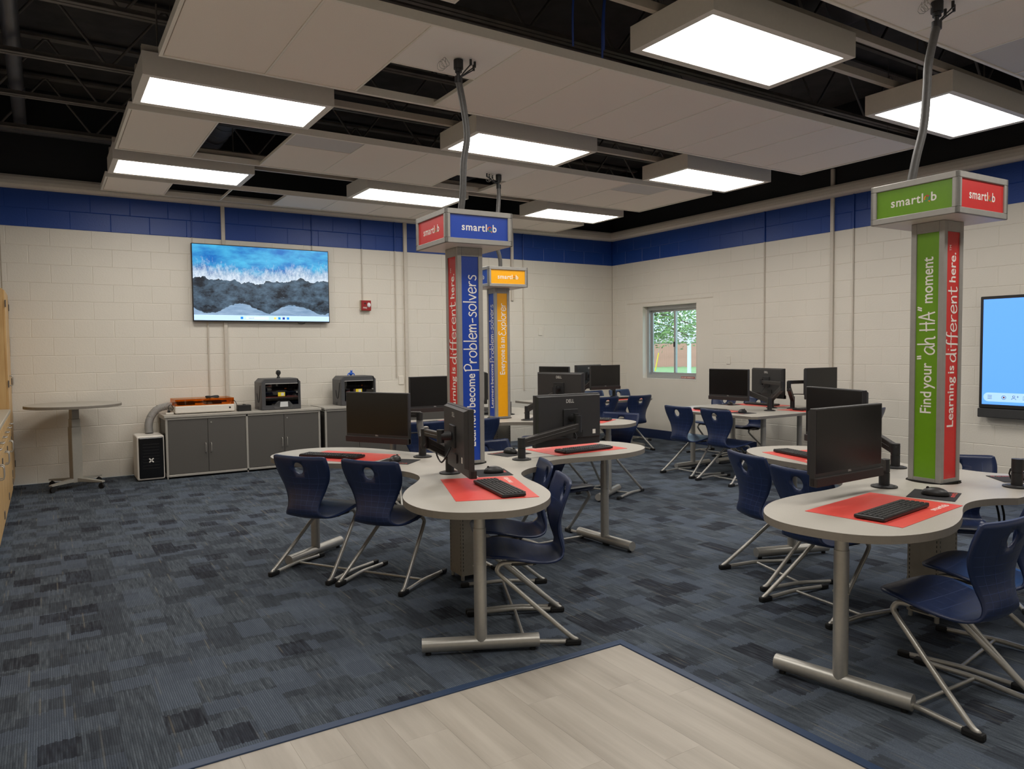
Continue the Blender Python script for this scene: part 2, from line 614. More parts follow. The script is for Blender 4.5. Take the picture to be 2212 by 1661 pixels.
HAND = {
 'a': (1.0, [[(.8, .9), (.45, 1.0), (.1, .6), (.15, .15), (.5, .05), (.8, .6), (.82, .95), (.82, .3), (1.0, 0)]]),
 'h': (.95, [[(.1, 1.8), (.12, 0)], [(.12, .5), (.4, .95), (.65, .85), (.68, .3), (.75, 0), (.9, .05)]]),
 'H': (1.0, [[(.1, 1.6), (.12, 0)], [(.75, 1.6), (.77, 0)], [(-.05, .85), (.95, .9)]]),
 'A': (1.05, [[(0, 0), (.25, .9), (.45, 1.7)], [(.45, 1.7), (.65, .9), (.9, 0)], [(.1, .6), (.95, .65)]]),
 'd': (.98, [[(.75, .85), (.4, 1.0), (.1, .6), (.15, .1), (.5, .05), (.75, .5)], [(.78, 1.8), (.78, .1), (.9, 0)]]),
 'i': (.4, [[(.15, .95), (.17, .1), (.3, 0)], [(.2, 1.32), (.25, 1.42)]]),
 'f': (.72, [[(.75, 1.65), (.5, 1.75), (.35, 1.3), (.32, 0), (.22, -.6)], [(0, .9), (.7, .95)]]),
 'e': (.92, [[(.1, .5), (.75, .6), (.65, .95), (.35, 1.0), (.1, .6), (.2, .1), (.55, 0), (.85, .25)]]),
 'r': (.78, [[(.12, .95), (.15, 0)], [(.15, .5), (.4, .9), (.7, .9)]]),
 'n': (.85, [[(.12, .95), (.14, 0)], [(.14, .5), (.4, .95), (.65, .8), (.68, 0)]]),
 't': (.85, [[(.35, 1.6), (.35, .2), (.5, 0), (.75, .15)], [(0, 1.0), (.75, 1.1)]]),
 'P': (1.0, [[(.15, 1.7), (.15, -.4)], [(0, 1.5), (.5, 1.75), (.9, 1.4), (.7, .85), (.2, .75)]]),
 'o': (.95, [[(.5, 1), (.15, .8), (.1, .3), (.45, 0), (.8, .3), (.8, .8), (.5, 1)]]),
 'b': (.98, [[(.15, 1.8), (.15, .05)], [(.15, .5), (.5, .95), (.85, .6), (.7, .1), (.15, .05)]]),
 'l': (.42, [[(.2, 1.8), (.2, 0)]]),
 'm': (1.15, [[(.1, .95), (.12, 0)], [(.12, .5), (.35, .95), (.5, .7), (.52, 0)], [(.52, .5), (.8, .95), (.95, .7), (.98, 0)]]),
 '-': (.8, [[(.1, .5), (.7, .55)]]),
 's': (.82, [[(.7, .9), (.4, 1), (.2, .75), (.6, .45), (.6, .1), (.3, 0), (.05, .15)]]),
 'v': (.85, [[(.05, .95), (.4, 0)], [(.4, 0), (.75, 1)]]),
 'E': (1.05, [[(.9, 1.5), (.4, 1.6), (.2, 1.3), (.55, .9), (.2, .8), (.1, .3), (.5, 0), (.95, .2)]]),
 'x': (.85, [[(.1, .95), (.75, 0)], [(.75, 1), (.05, 0)]]),
 'p': (.95, [[(.15, .95), (.12, -.7)], [(.15, .6), (.5, 1), (.85, .6), (.6, .1), (.15, .15)]]),
 '<': (.5, [[(.1, 1.8), (.15, 1.35)], [(.32, 1.8), (.37, 1.35)]]),
 '>': (.5, [[(.2, 1.8), (.05, 1.35)], [(.42, 1.8), (.27, 1.35)]]),
 ' ': (.5, []),
}
def hand_word(s, w=.16):
    vs, fs, x, lift = [], [], 0.0, 0.0
    for ch in s:
        adv, strokes = HAND[ch]
        for st in strokes:
            pts = smooth_path([(p[0] + x, p[1], 0) for p in st], 5) if len(st) > 2 else [Vector((p[0] + x, p[1], 0)) for p in st]
            o = len(vs)
            lift += .00006
            pts = [p + Vector((0, 0, lift)) for p in pts]
            for i, p in enumerate(pts):
                t = (pts[min(i + 1, len(pts) - 1)] - pts[max(i - 1, 0)])
                t = t.normalized() if t.length > 1e-6 else Vector((1, 0, 0))
                nrm = Vector((-t.y, t.x, 0)) * w / 2
                vs += [tuple(p + nrm), tuple(p - nrm)]
            for i in range(len(pts) - 1):
                fs.append((o + 2 * i, o + 2 * i + 1, o + 2 * i + 3, o + 2 * i + 2))
        x += adv
    return vs, fs, 0.0, x

def put_line(parent, pieces, T, height, length):
    """pieces = [(kind, text)], laid left to right along local x and scaled to fill `length`; every word becomes a part"""
    geo, x = [], 0.0
    for kind, s in pieces:
        for wd_ in s.split(' ') if kind == 'plain' else [s]:
            if kind == 'plain':
                vs, fs, x0, x1 = text_flat(wd_, .012)
            elif kind == 'tm':
                vs, fs, x0, x1 = text_flat(wd_, .0)
                vs = [(p * .3, q * .3 + .5, r) for p, q, r in vs]
                x0, x1 = x0 * .3, x1 * .3
                x -= .14
            else:
                vs, fs, x0, x1 = hand_word(wd_, .15)
                vs = [(p * .72, q * .62 - .18, r) for p, q, r in vs]
                x0, x1 = x0 * .72, x1 * .72
            geo.append(([(p - x0 + x, q, r) for p, q, r in vs], fs))
            x += (x1 - x0) + .22
    kx = length / (x - .22)
    for vs, fs in geo:
        MB().add([(p * kx, q * height, r) for p, q, r in vs], fs, False, T).build('lettering', M_ink_w, parent)

RINGC = [srgb(200, 60, 50), srgb(238, 140, 40), srgb(70, 150, 90), srgb(40, 120, 140)]
M_ring = [mat('logo_ring_%d' % i, c, .5, noise=.01) for i, c in enumerate(RINGC)]
def logo(name, T, width, parent, ink=None, ring=True):
    """the word smartlab with the ring-shaped multicoloured a"""
    mb = MB()
    v1, f1, a0, a1 = text_flat('smartl', .016, 1.1)
    v2, f2, b0, b1 = text_flat('b', .016, 1.1)
    rr = .25
    tot = (a1 - a0) + .06 + 2 * rr + .08 + (b1 - b0)
    k = width / tot
    sh = lambda vs, dx: [((x + dx - tot / 2) * k, (y - .33) * k, 0) for x, y, z in vs]
    mb.add(sh(v1, -a0), f1, False, T)
    mb.add(sh(v2, (a1 - a0) + .14 + 2 * rr - b0), f2, False, T)
    cx = (a1 - a0) + .06 + rr
    n = 16
    for i in range(n):
        mb.cur = 1 + (i * 4 // n) if ring else 0
        t0, t1 = 2 * PI * i / n + .6, 2 * PI * (i + 1) / n + .6
        q = [(cx + rr * math.cos(t0), .26 + rr * math.sin(t0), 0), (cx + rr * math.cos(t1), .26 + rr * math.sin(t1), 0),
             (cx + .6 * rr * math.cos(t1), .26 + .6 * rr * math.sin(t1), 0), (cx + .6 * rr * math.cos(t0), .26 + .6 * rr * math.sin(t0), 0)]
        mb.add(sh(q, 0), [(0, 1, 2, 3)], False, T)
    mb.cur = 2 if ring else 0
    mb.add(sh([(cx + .05, .06, 0), (cx + rr, .06, 0), (cx + rr, -.10, 0)], 0), [(0, 1, 2)], False, T)
    mb.cur = 0
    return mb.build(name, [ink or M_ink_w] + (M_ring if ring else []), parent)

def frame_T(o, x, y):
    """matrix whose local x, y run along the vectors x, y and whose origin is o"""
    x, y = Vector(x).normalized(), Vector(y).normalized()
    z = x.cross(y)
    return Matrix(((x.x, y.x, z.x, o[0]), (x.y, y.y, z.y, o[1]), (x.z, y.z, z.z, o[2]), (0, 0, 0, 1)))

# ================================================================== THE ROOM
XR, YB, XL, YF, ZR = 8.217, 9.738, -0.95, -1.8, 4.35
CRS, BLK = .2032, .4064
VX, VY = 2.352, 2.732            # far corner of the vinyl entry floor

fl = MB()
fl.box(XL - .04, XR, VY, YB, -.06, 0)
fl.box(VX, XR, YF, VY, -.06, 0)
fl.build('floor', M_carpet, kind='structure', label='blue gray striped carpet with dark rectangles')
vin = B(XL - .04, VX, YF, VY, -.06, -.004).build('floor_entry', mat('vinyl_bed', srgb(150, 142, 130), .6, noise=.03), kind='structure',
                                            label='pale gray wood look vinyl plank floor in the foreground')
PW, PL = .178, 1.219
me_plank = MB().rbox(0, PW - .0003, 0, PL - .0003, -.004, 0, .0003, 1).mesh('plank', M_vinyl)
x = VX - .03 - PW
while x > -.9:
    top = VY - .03
    first = PL * random.uniform(.15, 1)
    MB().rbox(0, PW - .0003, 0, first - .0003, -.004, 0, .0003, 1).build('plank', M_vinyl, vin, (x, top - first, 0))
    y = top - first - PL
    while y > YF - .2:
        link('plank', me_plank, vin, (x, y, 0))
        y -= PL
    x -= PW
ts = MB()
ts.rbox(XL, VX - .028, VY - .03, VY + .012, -.01, .006, .003)
ts.rbox(VX - .03, VX + .012, YF, VY + .012, -.01, .006, .003)
ts.build('trim_1', M_strip, kind='structure', label='dark blue transition strip between carpet and vinyl floor')

# ---- block meshes (shared)
_bm = {}
def block_mesh(w, h):
    key = (round(w, 4), round(h, 4))
    if key not in _bm:
        i, d, t = .0055, .0035, .012
        x0, x1 = 0, w
        vs = [(i, 0, i), (w - i, 0, i), (w - i, 0, h - i), (i, 0, h - i), (0, d, 0), (w, d, 0), (w, d, h), (0, d, h), (0, t, 0), (w, t, 0), (w, t, h), (0, t, h)]
        fs = [(0, 1, 2, 3)]
        for a, b in ((0, 4), (4, 8)):
            for k in range(4):
                fs.append((a + k, b + k, b + (k + 1) % 4, a + (k + 1) % 4))
        fs.append((8, 11, 10, 9))
        _bm[key] = MB().add(vs, fs).mesh('block', M_wall)
    return _bm[key]

def blocks(parent, a0, a1, phase13, place, holes, limit=296):
    """rows of running bond from a0 to a1; place(a, z) -> (loc, rotz); pieces inside `holes` are cut away"""
    rects = []
    for r in range(16):
        ph = phase13 if r % 2 else phase13 + BLK / 2
        k = math.floor((a0 - ph) / BLK)
        z0, z1 = r * CRS, (r + 1) * CRS
        while ph + k * BLK < a1 - .005:
            s, e = max(a0, ph + k * BLK), min(a1, ph + (k + 1) * BLK)
            todo = [(s, e, z0, z1)]
            for (h0, h1, g0, g1) in holes:
                nxt = []
                for (p, q, u, w) in todo:
                    if q <= h0 or p >= h1 or w <= g0 or u >= g1:
                        nxt.append((p, q, u, w))
                        continue
                    if p < h0: nxt.append((p, h0, u, w))
                    if q > h1: nxt.append((h1, q, u, w))
                    if w > g1: nxt.append((max(p, h0), min(q, h1), g1, w))
                todo = nxt
            rects += [t for t in todo if t[1] - t[0] > .02 and t[3] - t[2] > .02]
            k += 1
    def size(t):
        loc, rz = place((t[0] + t[1]) / 2, (t[2] + t[3]) / 2)
        d = Vector(loc) - Vector((0, 0, EYE))
        return (t[1] - t[0]) * (t[3] - t[2]) / d.length_squared
    rects.sort(key=size, reverse=True)
    for t in rects[:limit]:
        loc, rz = place(t[0], t[2], t[1])
        link('block', block_mesh(t[1] - t[0], t[3] - t[2]), parent, loc, rz)
    rest = MB()
    for t in rects[limit:]:
        loc, rz = place(t[0], t[2], t[1])
        me = block_mesh(t[1] - t[0], t[3] - t[2])
        T = Matrix.Translation(loc) @ Matrix.Rotation(rz, 4, 'Z')
        rest.add([v.co for v in me.vertices], [tuple(p.vertices) for p in me.polygons], False, T)
    if rest.v:
        rest.build('blocks_in_the_corner', M_wall, parent, kind='stuff')

wb = B(XL - .2, XR + .25, YB + .012, YB + .2, -.06, ZR).build('wall_back', M_wall, kind='structure',
        label='cream painted block wall with a blue band behind the television')
blocks(wb, -.36, XR, .093, lambda a, z, b=None: ((a, YB, z), 0), [])

WY0, WY1, WZ0, WZ1 = 7.823, 8.983, .957, 2.108      # window opening
IY0, IY1, IZ1 = 7.49, 9.365, 2.175                  # smooth infill panel
w = MB()
for (y0, y1, z0, z1) in ((YF - .2, WY0 - .013, -.06, ZR), (WY1 + .013, YB + .012, -.06, ZR), (WY0 - .013, WY1 + .013, -.06, WZ0 - .013), (WY0 - .013, WY1 + .013, WZ1 + .013, ZR)):
    w.box(XR + .012, XR + .25, y0, y1, z0, z1)
wr = w.build('wall_right', M_wall, kind='structure', label='cream painted block wall with a blue band around the window')
# right wall blocks: rotated so that local y points out of the room (+x)
blocks(wr, 2.6, YB, .253, lambda a, z, b=None: ((XR, a if b is None else b, z), -PI / 2), [(IY0, IY1, 0, IZ1)])
p = MB()
for (y0, y1, z0, z1) in ((IY0, WY0 - .013, 0, IZ1 - .02), (WY1 + .013, IY1, 0, IZ1 - .02), (WY0 - .013, WY1 + .013, 0, WZ0 - .013), (WY0 - .013, WY1 + .013, WZ1 + .013, IZ1 - .02)):
    p.box(XR + .006, XR + .014, y0, y1, z0, z1)
p.build('infill_panel', M_panel, wr)
B(XR + .004, XR + .02, IY0, IY1, IZ1 - .008, IZ1).build('lintel', M_trim, wr)

B(XL - .25, XL - .04, YF - .2, YB, -.06, ZR).build('wall_left', M_wall, kind='structure', label='painted wall behind the wooden cabinets')
B(XL - .04, XR, YF - .2, YF, -.06, ZR).build('wall_front', M_wall, kind='structure', label='painted wall behind the viewer')
B(XL - .2, XR + .25, YF - .2, YB + .2, ZR, ZR + .1).build('ceiling', M_deck, kind='structure', label='dark painted roof deck above the joists')

# ledge (bond beam cover) along the walls, with a rounded lower nose
def ledge(name, a0, a1, along, label):
    prof = [(0, 3.25), (-.055, 3.252), (-.085, 3.262), (-.10, 3.285), (-.102, 3.32), (-.095, 3.36), (-.08, 3.385), (0, 3.39)]
    mb = MB()
    n = len(prof)
    ends = []
    for a in (a0, a1):
        ends.append([(a, YB + d, z) if along == 'x' else (XR + d, a, z) for d, z in prof])
    mb.add(ends[0] + ends[1], [(i, (i + 1) % n, n + (i + 1) % n, n + i) for i in range(n)], False)
    mb.add(ends[0], [tuple(range(n))])
    mb.add(ends[1], [tuple(range(n))[::-1]])
    return mb.build(name, M_trim, kind='structure', label=label)
ledge('trim_2', XL, XR - .02, 'x', 'cream ledge above the blue band of the television wall')
ledge('trim_3', YF, YB - .02, 'y', 'cream ledge above the blue band of the window wall')
RB(XR - .008, XR + .004, 6.7, YB, 0, .14, .003).build('baseboard_right', M_basebrd, kind='structure', label='dark blue rubber baseboard under the window')

# ---- surface pipes and raceways on the walls (blue where they cross the band)
def wall_pipe(wall, a, z0, z1, w, d, label, blue, rnd=True):
    t = thing('wall_conduit', label, 'conduit', (a, YB, z0) if wall == 'b' else (XR, a, z0), 0 if wall == 'b' else -PI / 2, 'conduits running up the painted block walls')
    zc = min(max(Z_BLUE, z0), z1)
    for nm, u, v, m in (('conduit_lower', z0, zc, M_pipe), ('conduit_upper', zc, z1, M_bluepipe if blue else M_pipe)):
        if v - u < .01:
            continue
        mb = MB()
        if rnd:
            mb.cyl((0, -d / 2, u - z0), (0, -d / 2, v - z0), w / 2, n=12)
        else:
            mb.rbox(-w / 2, w / 2, -d, 0, u - z0, v - z0, .003, 1)
        mb.build(nm, m, t)
wall_pipe('b', 1.932, .76, 3.26, .045, .03, 'wide cream raceway passing behind the wall television', False, False)
wall_pipe('b', 1.726, .76, 1.9, .02, .02, 'thin cream conduit from television down to laser cutter cabinet', False)
wall_pipe('b', 1.57, 2.6, 3.26, .014, .014, 'thin blue conduit above left edge of the television', True)
wall_pipe('b', 3.05, 2.6, 3.26, .014, .014, 'thin blue conduit above right edge of the television', True)
wall_pipe('b', 3.742, 2.13, 3.26, .02, .02, 'thin conduit dropping to the red fire alarm', True)
wall_pipe('b', 4.232, 1.06, 3.26, .02, .02, 'thin conduit left of the wide raceway behind red tower', True)
wall_pipe('b', 4.385, .8, 3.26, .05, .035, 'wide cream raceway on the television wall behind the red tower', False, False)
wall_pipe('b', 6.19, 2.2, 3.26, .045, .03, 'wide cream raceway above the yellow sign header', False, False)
wall_pipe('b', 6.40, .8, 3.26, .02, .02, 'thin conduit right of the yellow sign tower', True)
wall_pipe('r', 6.585, .76, 3.26, .02, .02, 'thin conduit on the window wall nearest the window', True)
wall_pipe('r', 5.572, .76, 3.60, .045, .03, 'wide cream raceway rising past ledge on the window wall', False, False)
wall_pipe('r', 5.295, .5, 3.26, .02, .02, 'thin conduit on the window wall left of the green tower', True)

# ---- small wall fixtures
fa = thing('fire_alarm', 'red fire alarm strobe on the wall right of the television', 'fire alarm', (3.702, YB, 1.995))
B(0, .14, -.035, 0, 0, .145).build('backbox', mat('alarm_box', srgb(196, 186, 160), .5, noise=.02), fa)
RB(.002, .139, -.07, -.035, .002, .143, .006).build('cover', mat('alarm_red', srgb(150, 22, 24), .35, noise=.03), fa)
MB().ell((.105, -.07, .08), .026, .018, .034).build('strobe_lens', mat('strobe', srgb(236, 236, 240), .1, noise=.02), fa)
mb = MB()
v_, f_, a_, b_ = text_flat('FIRE', .01)
mb.add([((x - a_) * .032 + .022, y * .032, 0) for x, y, z in v_], f_, False, frame_T((0, -.0712, .03), (1, 0, 0), (0, 0, 1)))
mb.build('lettering', M_ink_w, fa)
MB().cyl((.05, -.074, .10), (.05, -.07, .10), .011).build('sounder_grille', M_black, fa)

sw = thing('switch_plate', 'cream blank switch plate on the wall right of the window', 'wall plate', (XR, 7.20, 1.26), -PI / 2)
RB(-.036, .036, -.009, 0, -.058, .058, .003, 1).build('plate', M_panel, sw)
for zz in (.03, -.03):
    MB().cyl((0, -.0105, zz), (0, -.009, zz), .004, n=8).build('screw', M_pipe, sw)
op = thing('outlet_plate', 'white outlet plate low on television wall behind a desk', 'wall plate', (4.30, YB, 1.02))
RB(-.04, .04, -.012, 0, -.06, .06, .003, 1).build('plate', M_panel, op)
jb = thing('junction_box', 'cream junction plate on the wall right of yellow sign tower', 'wall plate', (6.72, YB, 1.72))
RB(-.036, .036, -.01, 0, -.06, .06, .003, 1).build('plate', M_panel, jb)

# ---- window
wd = link('window_1', None, None, (XR + .13, WY0, WZ0), 0, kind='structure', label='aluminium sliding window in the smooth wall panel')
M_sash = mat('window_aluminium', srgb(176, 178, 178), .4, .4, noise=.03)
WW, WH = WY1 - WY0, WZ1 - WZ0
fr = MB()
fr.box(-.03, .06, .0, .045, 0, WH)
fr.box(-.03, .06, WW - .045, WW, 0, WH)
fr.box(-.03, .06, .045, WW - .045, 0, .06)
fr.box(-.03, .06, .045, WW - .045, WH - .06, WH)
fr.build('window_frame', M_sash, wd)
for nm, y0, y1, xx in (('sash', .045, .585, .0), ('sash', .555, WW - .045, .025)):
    s = MB()
    for a, b, c, d in ((y0, y0 + .035, .06, WH - .06), (y1 - .035, y1, .06, WH - .06), (y0 + .035, y1 - .035, .06, .095), (y0 + .035, y1 - .035, WH - .095, WH - .06)):
        s.box(xx, xx + .022, a, b, c, d)
    so = s.build(nm, M_sash, wd)
    B(xx + .009, xx + .013, y0 + .035, y1 - .035, .095, WH - .095).build('pane', M_glass, so)
B(-.012, .0, .565, .585, .50, .58).build('latch', M_black, wd)
st = B(-.032, -.030, .12, .40, .012, .042).build('sticker', mat('escape_red', srgb(150, 40, 40), .5, noise=.02), wd)
mb = MB()
v_, f_, a_, b_ = text_flat('ESCAPE WINDOW', .01)
mb.add([((x - a_) / (b_ - a_) * .26, y * .026, 0) for x, y, z in v_], f_, False, frame_T((-.0325, .39, .018), (0, -1, 0), (0, 0, 1)))
mb.build('lettering', M_ink_w, st)
rv = MB()
rv.box(XR + .005, XR + .25, WY0 - .012, WY0, WZ0 - .012, WZ1 + .012)
rv.box(XR + .005, XR + .25, WY1, WY1 + .012, WZ0 - .012, WZ1 + .012)
rv.box(XR + .005, XR + .25, WY0, WY1, WZ0 - .012, WZ0)
rv.box(XR + .005, XR + .25, WY0, WY1, WZ1, WZ1 + .012)
rv.build('trim_4', M_panel, kind='structure', label='smooth white reveal around the window opening')

# ---- outside
B(8.6, 120, -20, 110, -.3, -.02).build('lawn', mat('grass', srgb(112, 142, 88), .9, noise=.25, nscale=3, bump=.5, bscale=30), kind='structure', label='green lawn outside the window')
fn = thing('yard_fence', 'brown wooden privacy fence across the lawn outside window', 'fence', (40, 41, 0), R(-48))
M_fence = mat('fence_wood', srgb(176, 130, 114), .85, noise=.12, nscale=2)
me_b = B(0, .138, 0, .03, 0, 1.75).mesh('board', M_fence)
for k in range(140):
    link('board', me_b, fn, (-10 + k * .14, 0, random.uniform(-.02, .02)))
B(-10, 9.6, .03, .08, .35, .45).build('rail', M_fence, fn)
B(-10, 9.6, .03, .08, 1.4, 1.5).build('rail', M_fence, fn)
hs = thing('house', 'gray house roof showing above the fence outside the window', 'house', (58, 52, 0), R(-48))
B(-9, 9, 0, 8, 0, 2.0).build('wall', mat('siding', srgb(190, 186, 180), .8, noise=.05), hs)
MB().add([(-9.5, -.5, 2.0), (9.5, -.5, 2.0), (9.5, 8.5, 2.0), (-9.5, 8.5, 2.0), (-7, 4, 3.1), (7, 4, 3.1)],
         [(0, 1, 5, 4), (1, 2, 5), (2, 3, 4, 5), (3, 0, 4), (3, 2, 1, 0)]).build('roof', mat('shingles', srgb(160, 152, 150), .9, noise=.15, nscale=3), hs)
pl = thing('utility_pole', 'pale pole standing on the lawn outside the window', 'pole', (30.0, 29.05, -.02))
MB().cyl((0, 0, 0), (0, 0, 7.5), .11, .09, 12).build('shaft', mat('pale_pole', srgb(206, 210, 214), .6, noise=.1), pl)
MB().cyl((0, 0, 0), (0, 0, .06), .2, n=12).build('footing', mat('concrete', srgb(170, 168, 160), .9, noise=.1), pl)
gw = thing('guy_wire', 'steel guy wire with a yellow marker sleeve on the lawn', 'wire', (25, 26.42, -.02))
MB().cyl((0, .15, .0), (0, -1.05, 4.2), .012, n=6).build('wire', M_metal, gw)
MB().cyl((0, .02, .35), (0, -.22, 1.22), .026, n=8).build('marker_sleeve', mat('guy_yellow', srgb(240, 204, 30), .5, noise=.03), gw)
tr = thing('shade_tree', 'leafy green tree with low branches outside the window', 'tree', (20.5, 23.6, -.02))
bark = mat('bark', srgb(86, 72, 60), .9, noise=.2)
MB().tube([(0, 0, 0), (.05, -.1, 1.2), (0, -.2, 2.6), (-.1, -.3, 4.2)], [.22, .17, .14, .08], 10).build('trunk', bark, tr)
br = MB()
rng = random.Random(3)
tips = []
for k in range(16):
    z = rng.uniform(1.7, 4.0)
    a = rng.uniform(-2.9, -.3)
    L = rng.uniform(2.0, 5.2)
    e = Vector((L * math.cos(a) * .5, L * math.sin(a), z + rng.uniform(-.5, .9)))
    s0 = Vector((0, -.15, z))
    mid = (s0 + e) / 2 + Vector((0, 0, .35))
    br.tube(smooth_path([s0, mid, e], 4), [.06 - .045 * i / 8 for i in range(9)], 5)
    for q in range(9):
        tips.append(s0.lerp(e, rng.uniform(.3, 1)) + Vector((rng.gauss(0, .35), rng.gauss(0, .4), rng.gauss(.05, .25))))
br.build('branch', bark, tr)
for k in range(120):
    tips.append(Vector((rng.uniform(-1.2, 1.2), rng.uniform(-5.2, -.6), 1.75 + abs(rng.gauss(.5, .75)))))
lv = MB()
for tp in tips:
    for q in range(26):
        c = tp + Vector((rng.gauss(0, .26), rng.gauss(0, .28), rng.gauss(0, .2)))
        u = Vector((rng.gauss(0, 1), rng.gauss(0, 1), rng.gauss(0, .6))).normalized()
        v = u.orthogonal().normalized()
        s_ = rng.uniform(.045, .085)
        lv.add([c - u * s_, c + v * s_ * .55, c + u * s_, c - v * s_ * .55], [(0, 1, 2, 3)])
lv.build('leaves', mat('leaf', srgb(98, 134, 66), .6, noise=.3, nscale=2), tr, kind='stuff')

# ================================================================== CEILING
ZC = 3.24
def cloud(x0, ncol, y0, y1, spec, label, rows=2):
    t = thing('ceiling_cloud', label, 'ceiling panel', (x0, y0, ZC), 0, 'suspended acoustic ceiling clouds')
    L, D = ncol * .61, y1 - y0
    rim = MB()
    for (a, b, c, d) in ((-.02, L + .02, -.02, 0), (-.02, L + .02, D, D + .02), (-.02, 0, 0, D), (L, L + .02, 0, D)):
        rim.box(a, b, c, d, 0, .055)
    rim.build('rim', M_grid, t)
    for k in range(1, ncol):
        B(k * .61 - .006, k * .61 + .006, 0, D, .004, .03).build('tee_bar', M_grid, t)
    h = D / rows
    for k in range(ncol):
        sp = spec.get(k, 'full')
        cells = {'full': [(0, D, M_tile)], 'none': [], 'near_w': [(0, h, M_tile_w)], 'near_g': [(0, h * .62, M_tile_g), (h * .64, D, M_tile)],
                 'far_w': [(0, h - .006, M_tile), (h + .006, D, M_tile_w)], 'far_g': [(0, h - .006, M_tile), (h + .006, D, M_tile_g)], 'white': [(0, D, M_tile_w)]}[sp]
        for (a, b, m) in cells:
            MB().rbox(k * .61 + .007, k * .61 + .603, a + .002, b - .002, .007, .022, .002, 1).build('ceiling_tile', m, t)
        if sp == 'near_w':
            B(k * .61 + .006, k * .61 + .604, h - .006, h + .006, .004, .03).build('cross_tee', M_grid, t)
    for xx in (.3, L / 2, L - .3):
        for yy in (.1, D - .1):
            MB().cyl((xx, yy, .03), (xx, yy, .9), .002, n=5, caps=False).build('hanger_wire', M_steel_dark, t)
    return t
cloud(.659, 10, 1.2, 2.42, {5: 'far_w', 7: 'far_g', 8: 'far_g'}, 'acoustic ceiling cloud carrying the green tower cable, top right')
cloud(.668, 10, 3.755, 4.965, {2: 'near_w'}, 'largest acoustic ceiling cloud, crossing above the blue tower')
cloud(.606, 10, 6.17, 7.39, {1: 'none', 2: 'near_g', 5: 'near_w', 8: 'near_g'}, 'middle acoustic ceiling cloud with an open bay at its left')
cloud(.607, 10, 8.62, 9.31, {1: 'none', 2: 'none', 7: 'none'}, 'farthest acoustic ceiling cloud along the television wall', 1)

M_lens = bpy.data.materials.new('light_lens')
M_lens.use_nodes = True
_n, _l = M_lens.node_tree.nodes, M_lens.node_tree.links
_b = _n['Principled BSDF']
_b.inputs['Base Color'].default_value = (.9, .9, .9, 1)
_b.inputs['Emission Color'].default_value = LAMP_COL
_b.inputs['Emission Strength'].default_value = LAMP
def light(xc, yc, label):
    t = thing('ceiling_light', label, 'ceiling light', (xc, yc, ZC), 0, 'boxed fluorescent ceiling lights')
    a, b = .635, .33
    h = MB()
    h.box(-a, a, -b, -b + .012, 0, .14)
    h.box(-a, a, b - .012, b, 0, .14)
    h.box(-a, -a + .012, -b + .012, b - .012, 0, .14)
    h.box(a - .012, a, -b + .012, b - .012, 0, .14)
    h.box(-a, a, -b, b, .14, .15)
    h.build('housing', M_fix, t)
    lip = MB()
    lip.box(-a + .012, a - .012, -b + .012, -b + .05, .002, .012)
    lip.box(-a + .012, a - .012, b - .05, b - .012, .002, .012)
    lip.box(-a + .012, -a + .05, -b + .05, b - .05, .002, .012)
    lip.box(a - .05, a - .012, -b + .05, b - .05, .002, .012)
    lip.build('lens_frame', M_fix, t)
    MB().add([(-a + .05, -b + .05, .008), (-a + .05, b - .05, .008), (a - .05, b - .05, .008), (a - .05, -b + .05, .008)], [(0, 1, 2, 3)]).build('lens', M_lens, t)
    for xx in (-.5, .5):
        MB().cyl((xx, 0, .15), (xx, 0, .6), .006, n=6).build('hanger_rod', M_steel_dark, t)
XS, YS = (1.232, 3.705, 6.13), (.70, 3.13, 5.675, 8.10)
names = {(0, 1): 'lit ceiling light whose corner shows at the top edge', (1, 1): 'largest lit ceiling light, top of the photo right of centre', (2, 1): 'lit ceiling light behind the green tower cable, far right',
         (0, 2): 'large lit ceiling light at upper left', (1, 2): 'lit ceiling light crossed by the blue tower cable', (2, 2): 'lit ceiling light above the window, right of centre',
         (0, 3): 'lit ceiling light nearest television wall at far left', (1, 3): 'lit ceiling light just above left of the blue tower header', (2, 3): 'lit ceiling light farthest away near the room corner',
         (0, 0): 'lit ceiling light above the entry, behind the viewer left', (1, 0): 'lit ceiling light behind the viewer at the middle', (2, 0): 'lit ceiling light behind the viewer at right'}
for ix, xc in enumerate(XS):
    for iy, yc in enumerate(YS):
        light(xc, yc, names[(ix, iy)])
M_rail = mat('rail_paint', srgb(190, 180, 166), .5, noise=.03)
rail_lbl = {(1, 0): 'cream support rail beside the largest ceiling light, nearer one', (1, 1): 'cream support rail beside the largest ceiling light, farther one',
            (2, 0): 'cream support rail of middle light row, nearer one', (2, 1): 'cream support rail of middle light row, farther one',
            (3, 0): 'cream support rail of far light row, nearer one', (3, 1): 'cream support rail of far light row, farther one'}
for iy in (1, 2, 3):
    for q, dy in enumerate((-.27, .12)):
        t = thing('support_rail', rail_lbl[(iy, q)], 'rail', (.60, YS[iy] + dy, 3.395), 0, 'rails carrying the ceiling lights')
        MB().box(0, 6.17, -.02, .02, 0, .012).box(0, 6.17, -.02, -.014, .012, .05).box(0, 6.17, .014, .02, .012, .05).build('channel', M_rail, t)
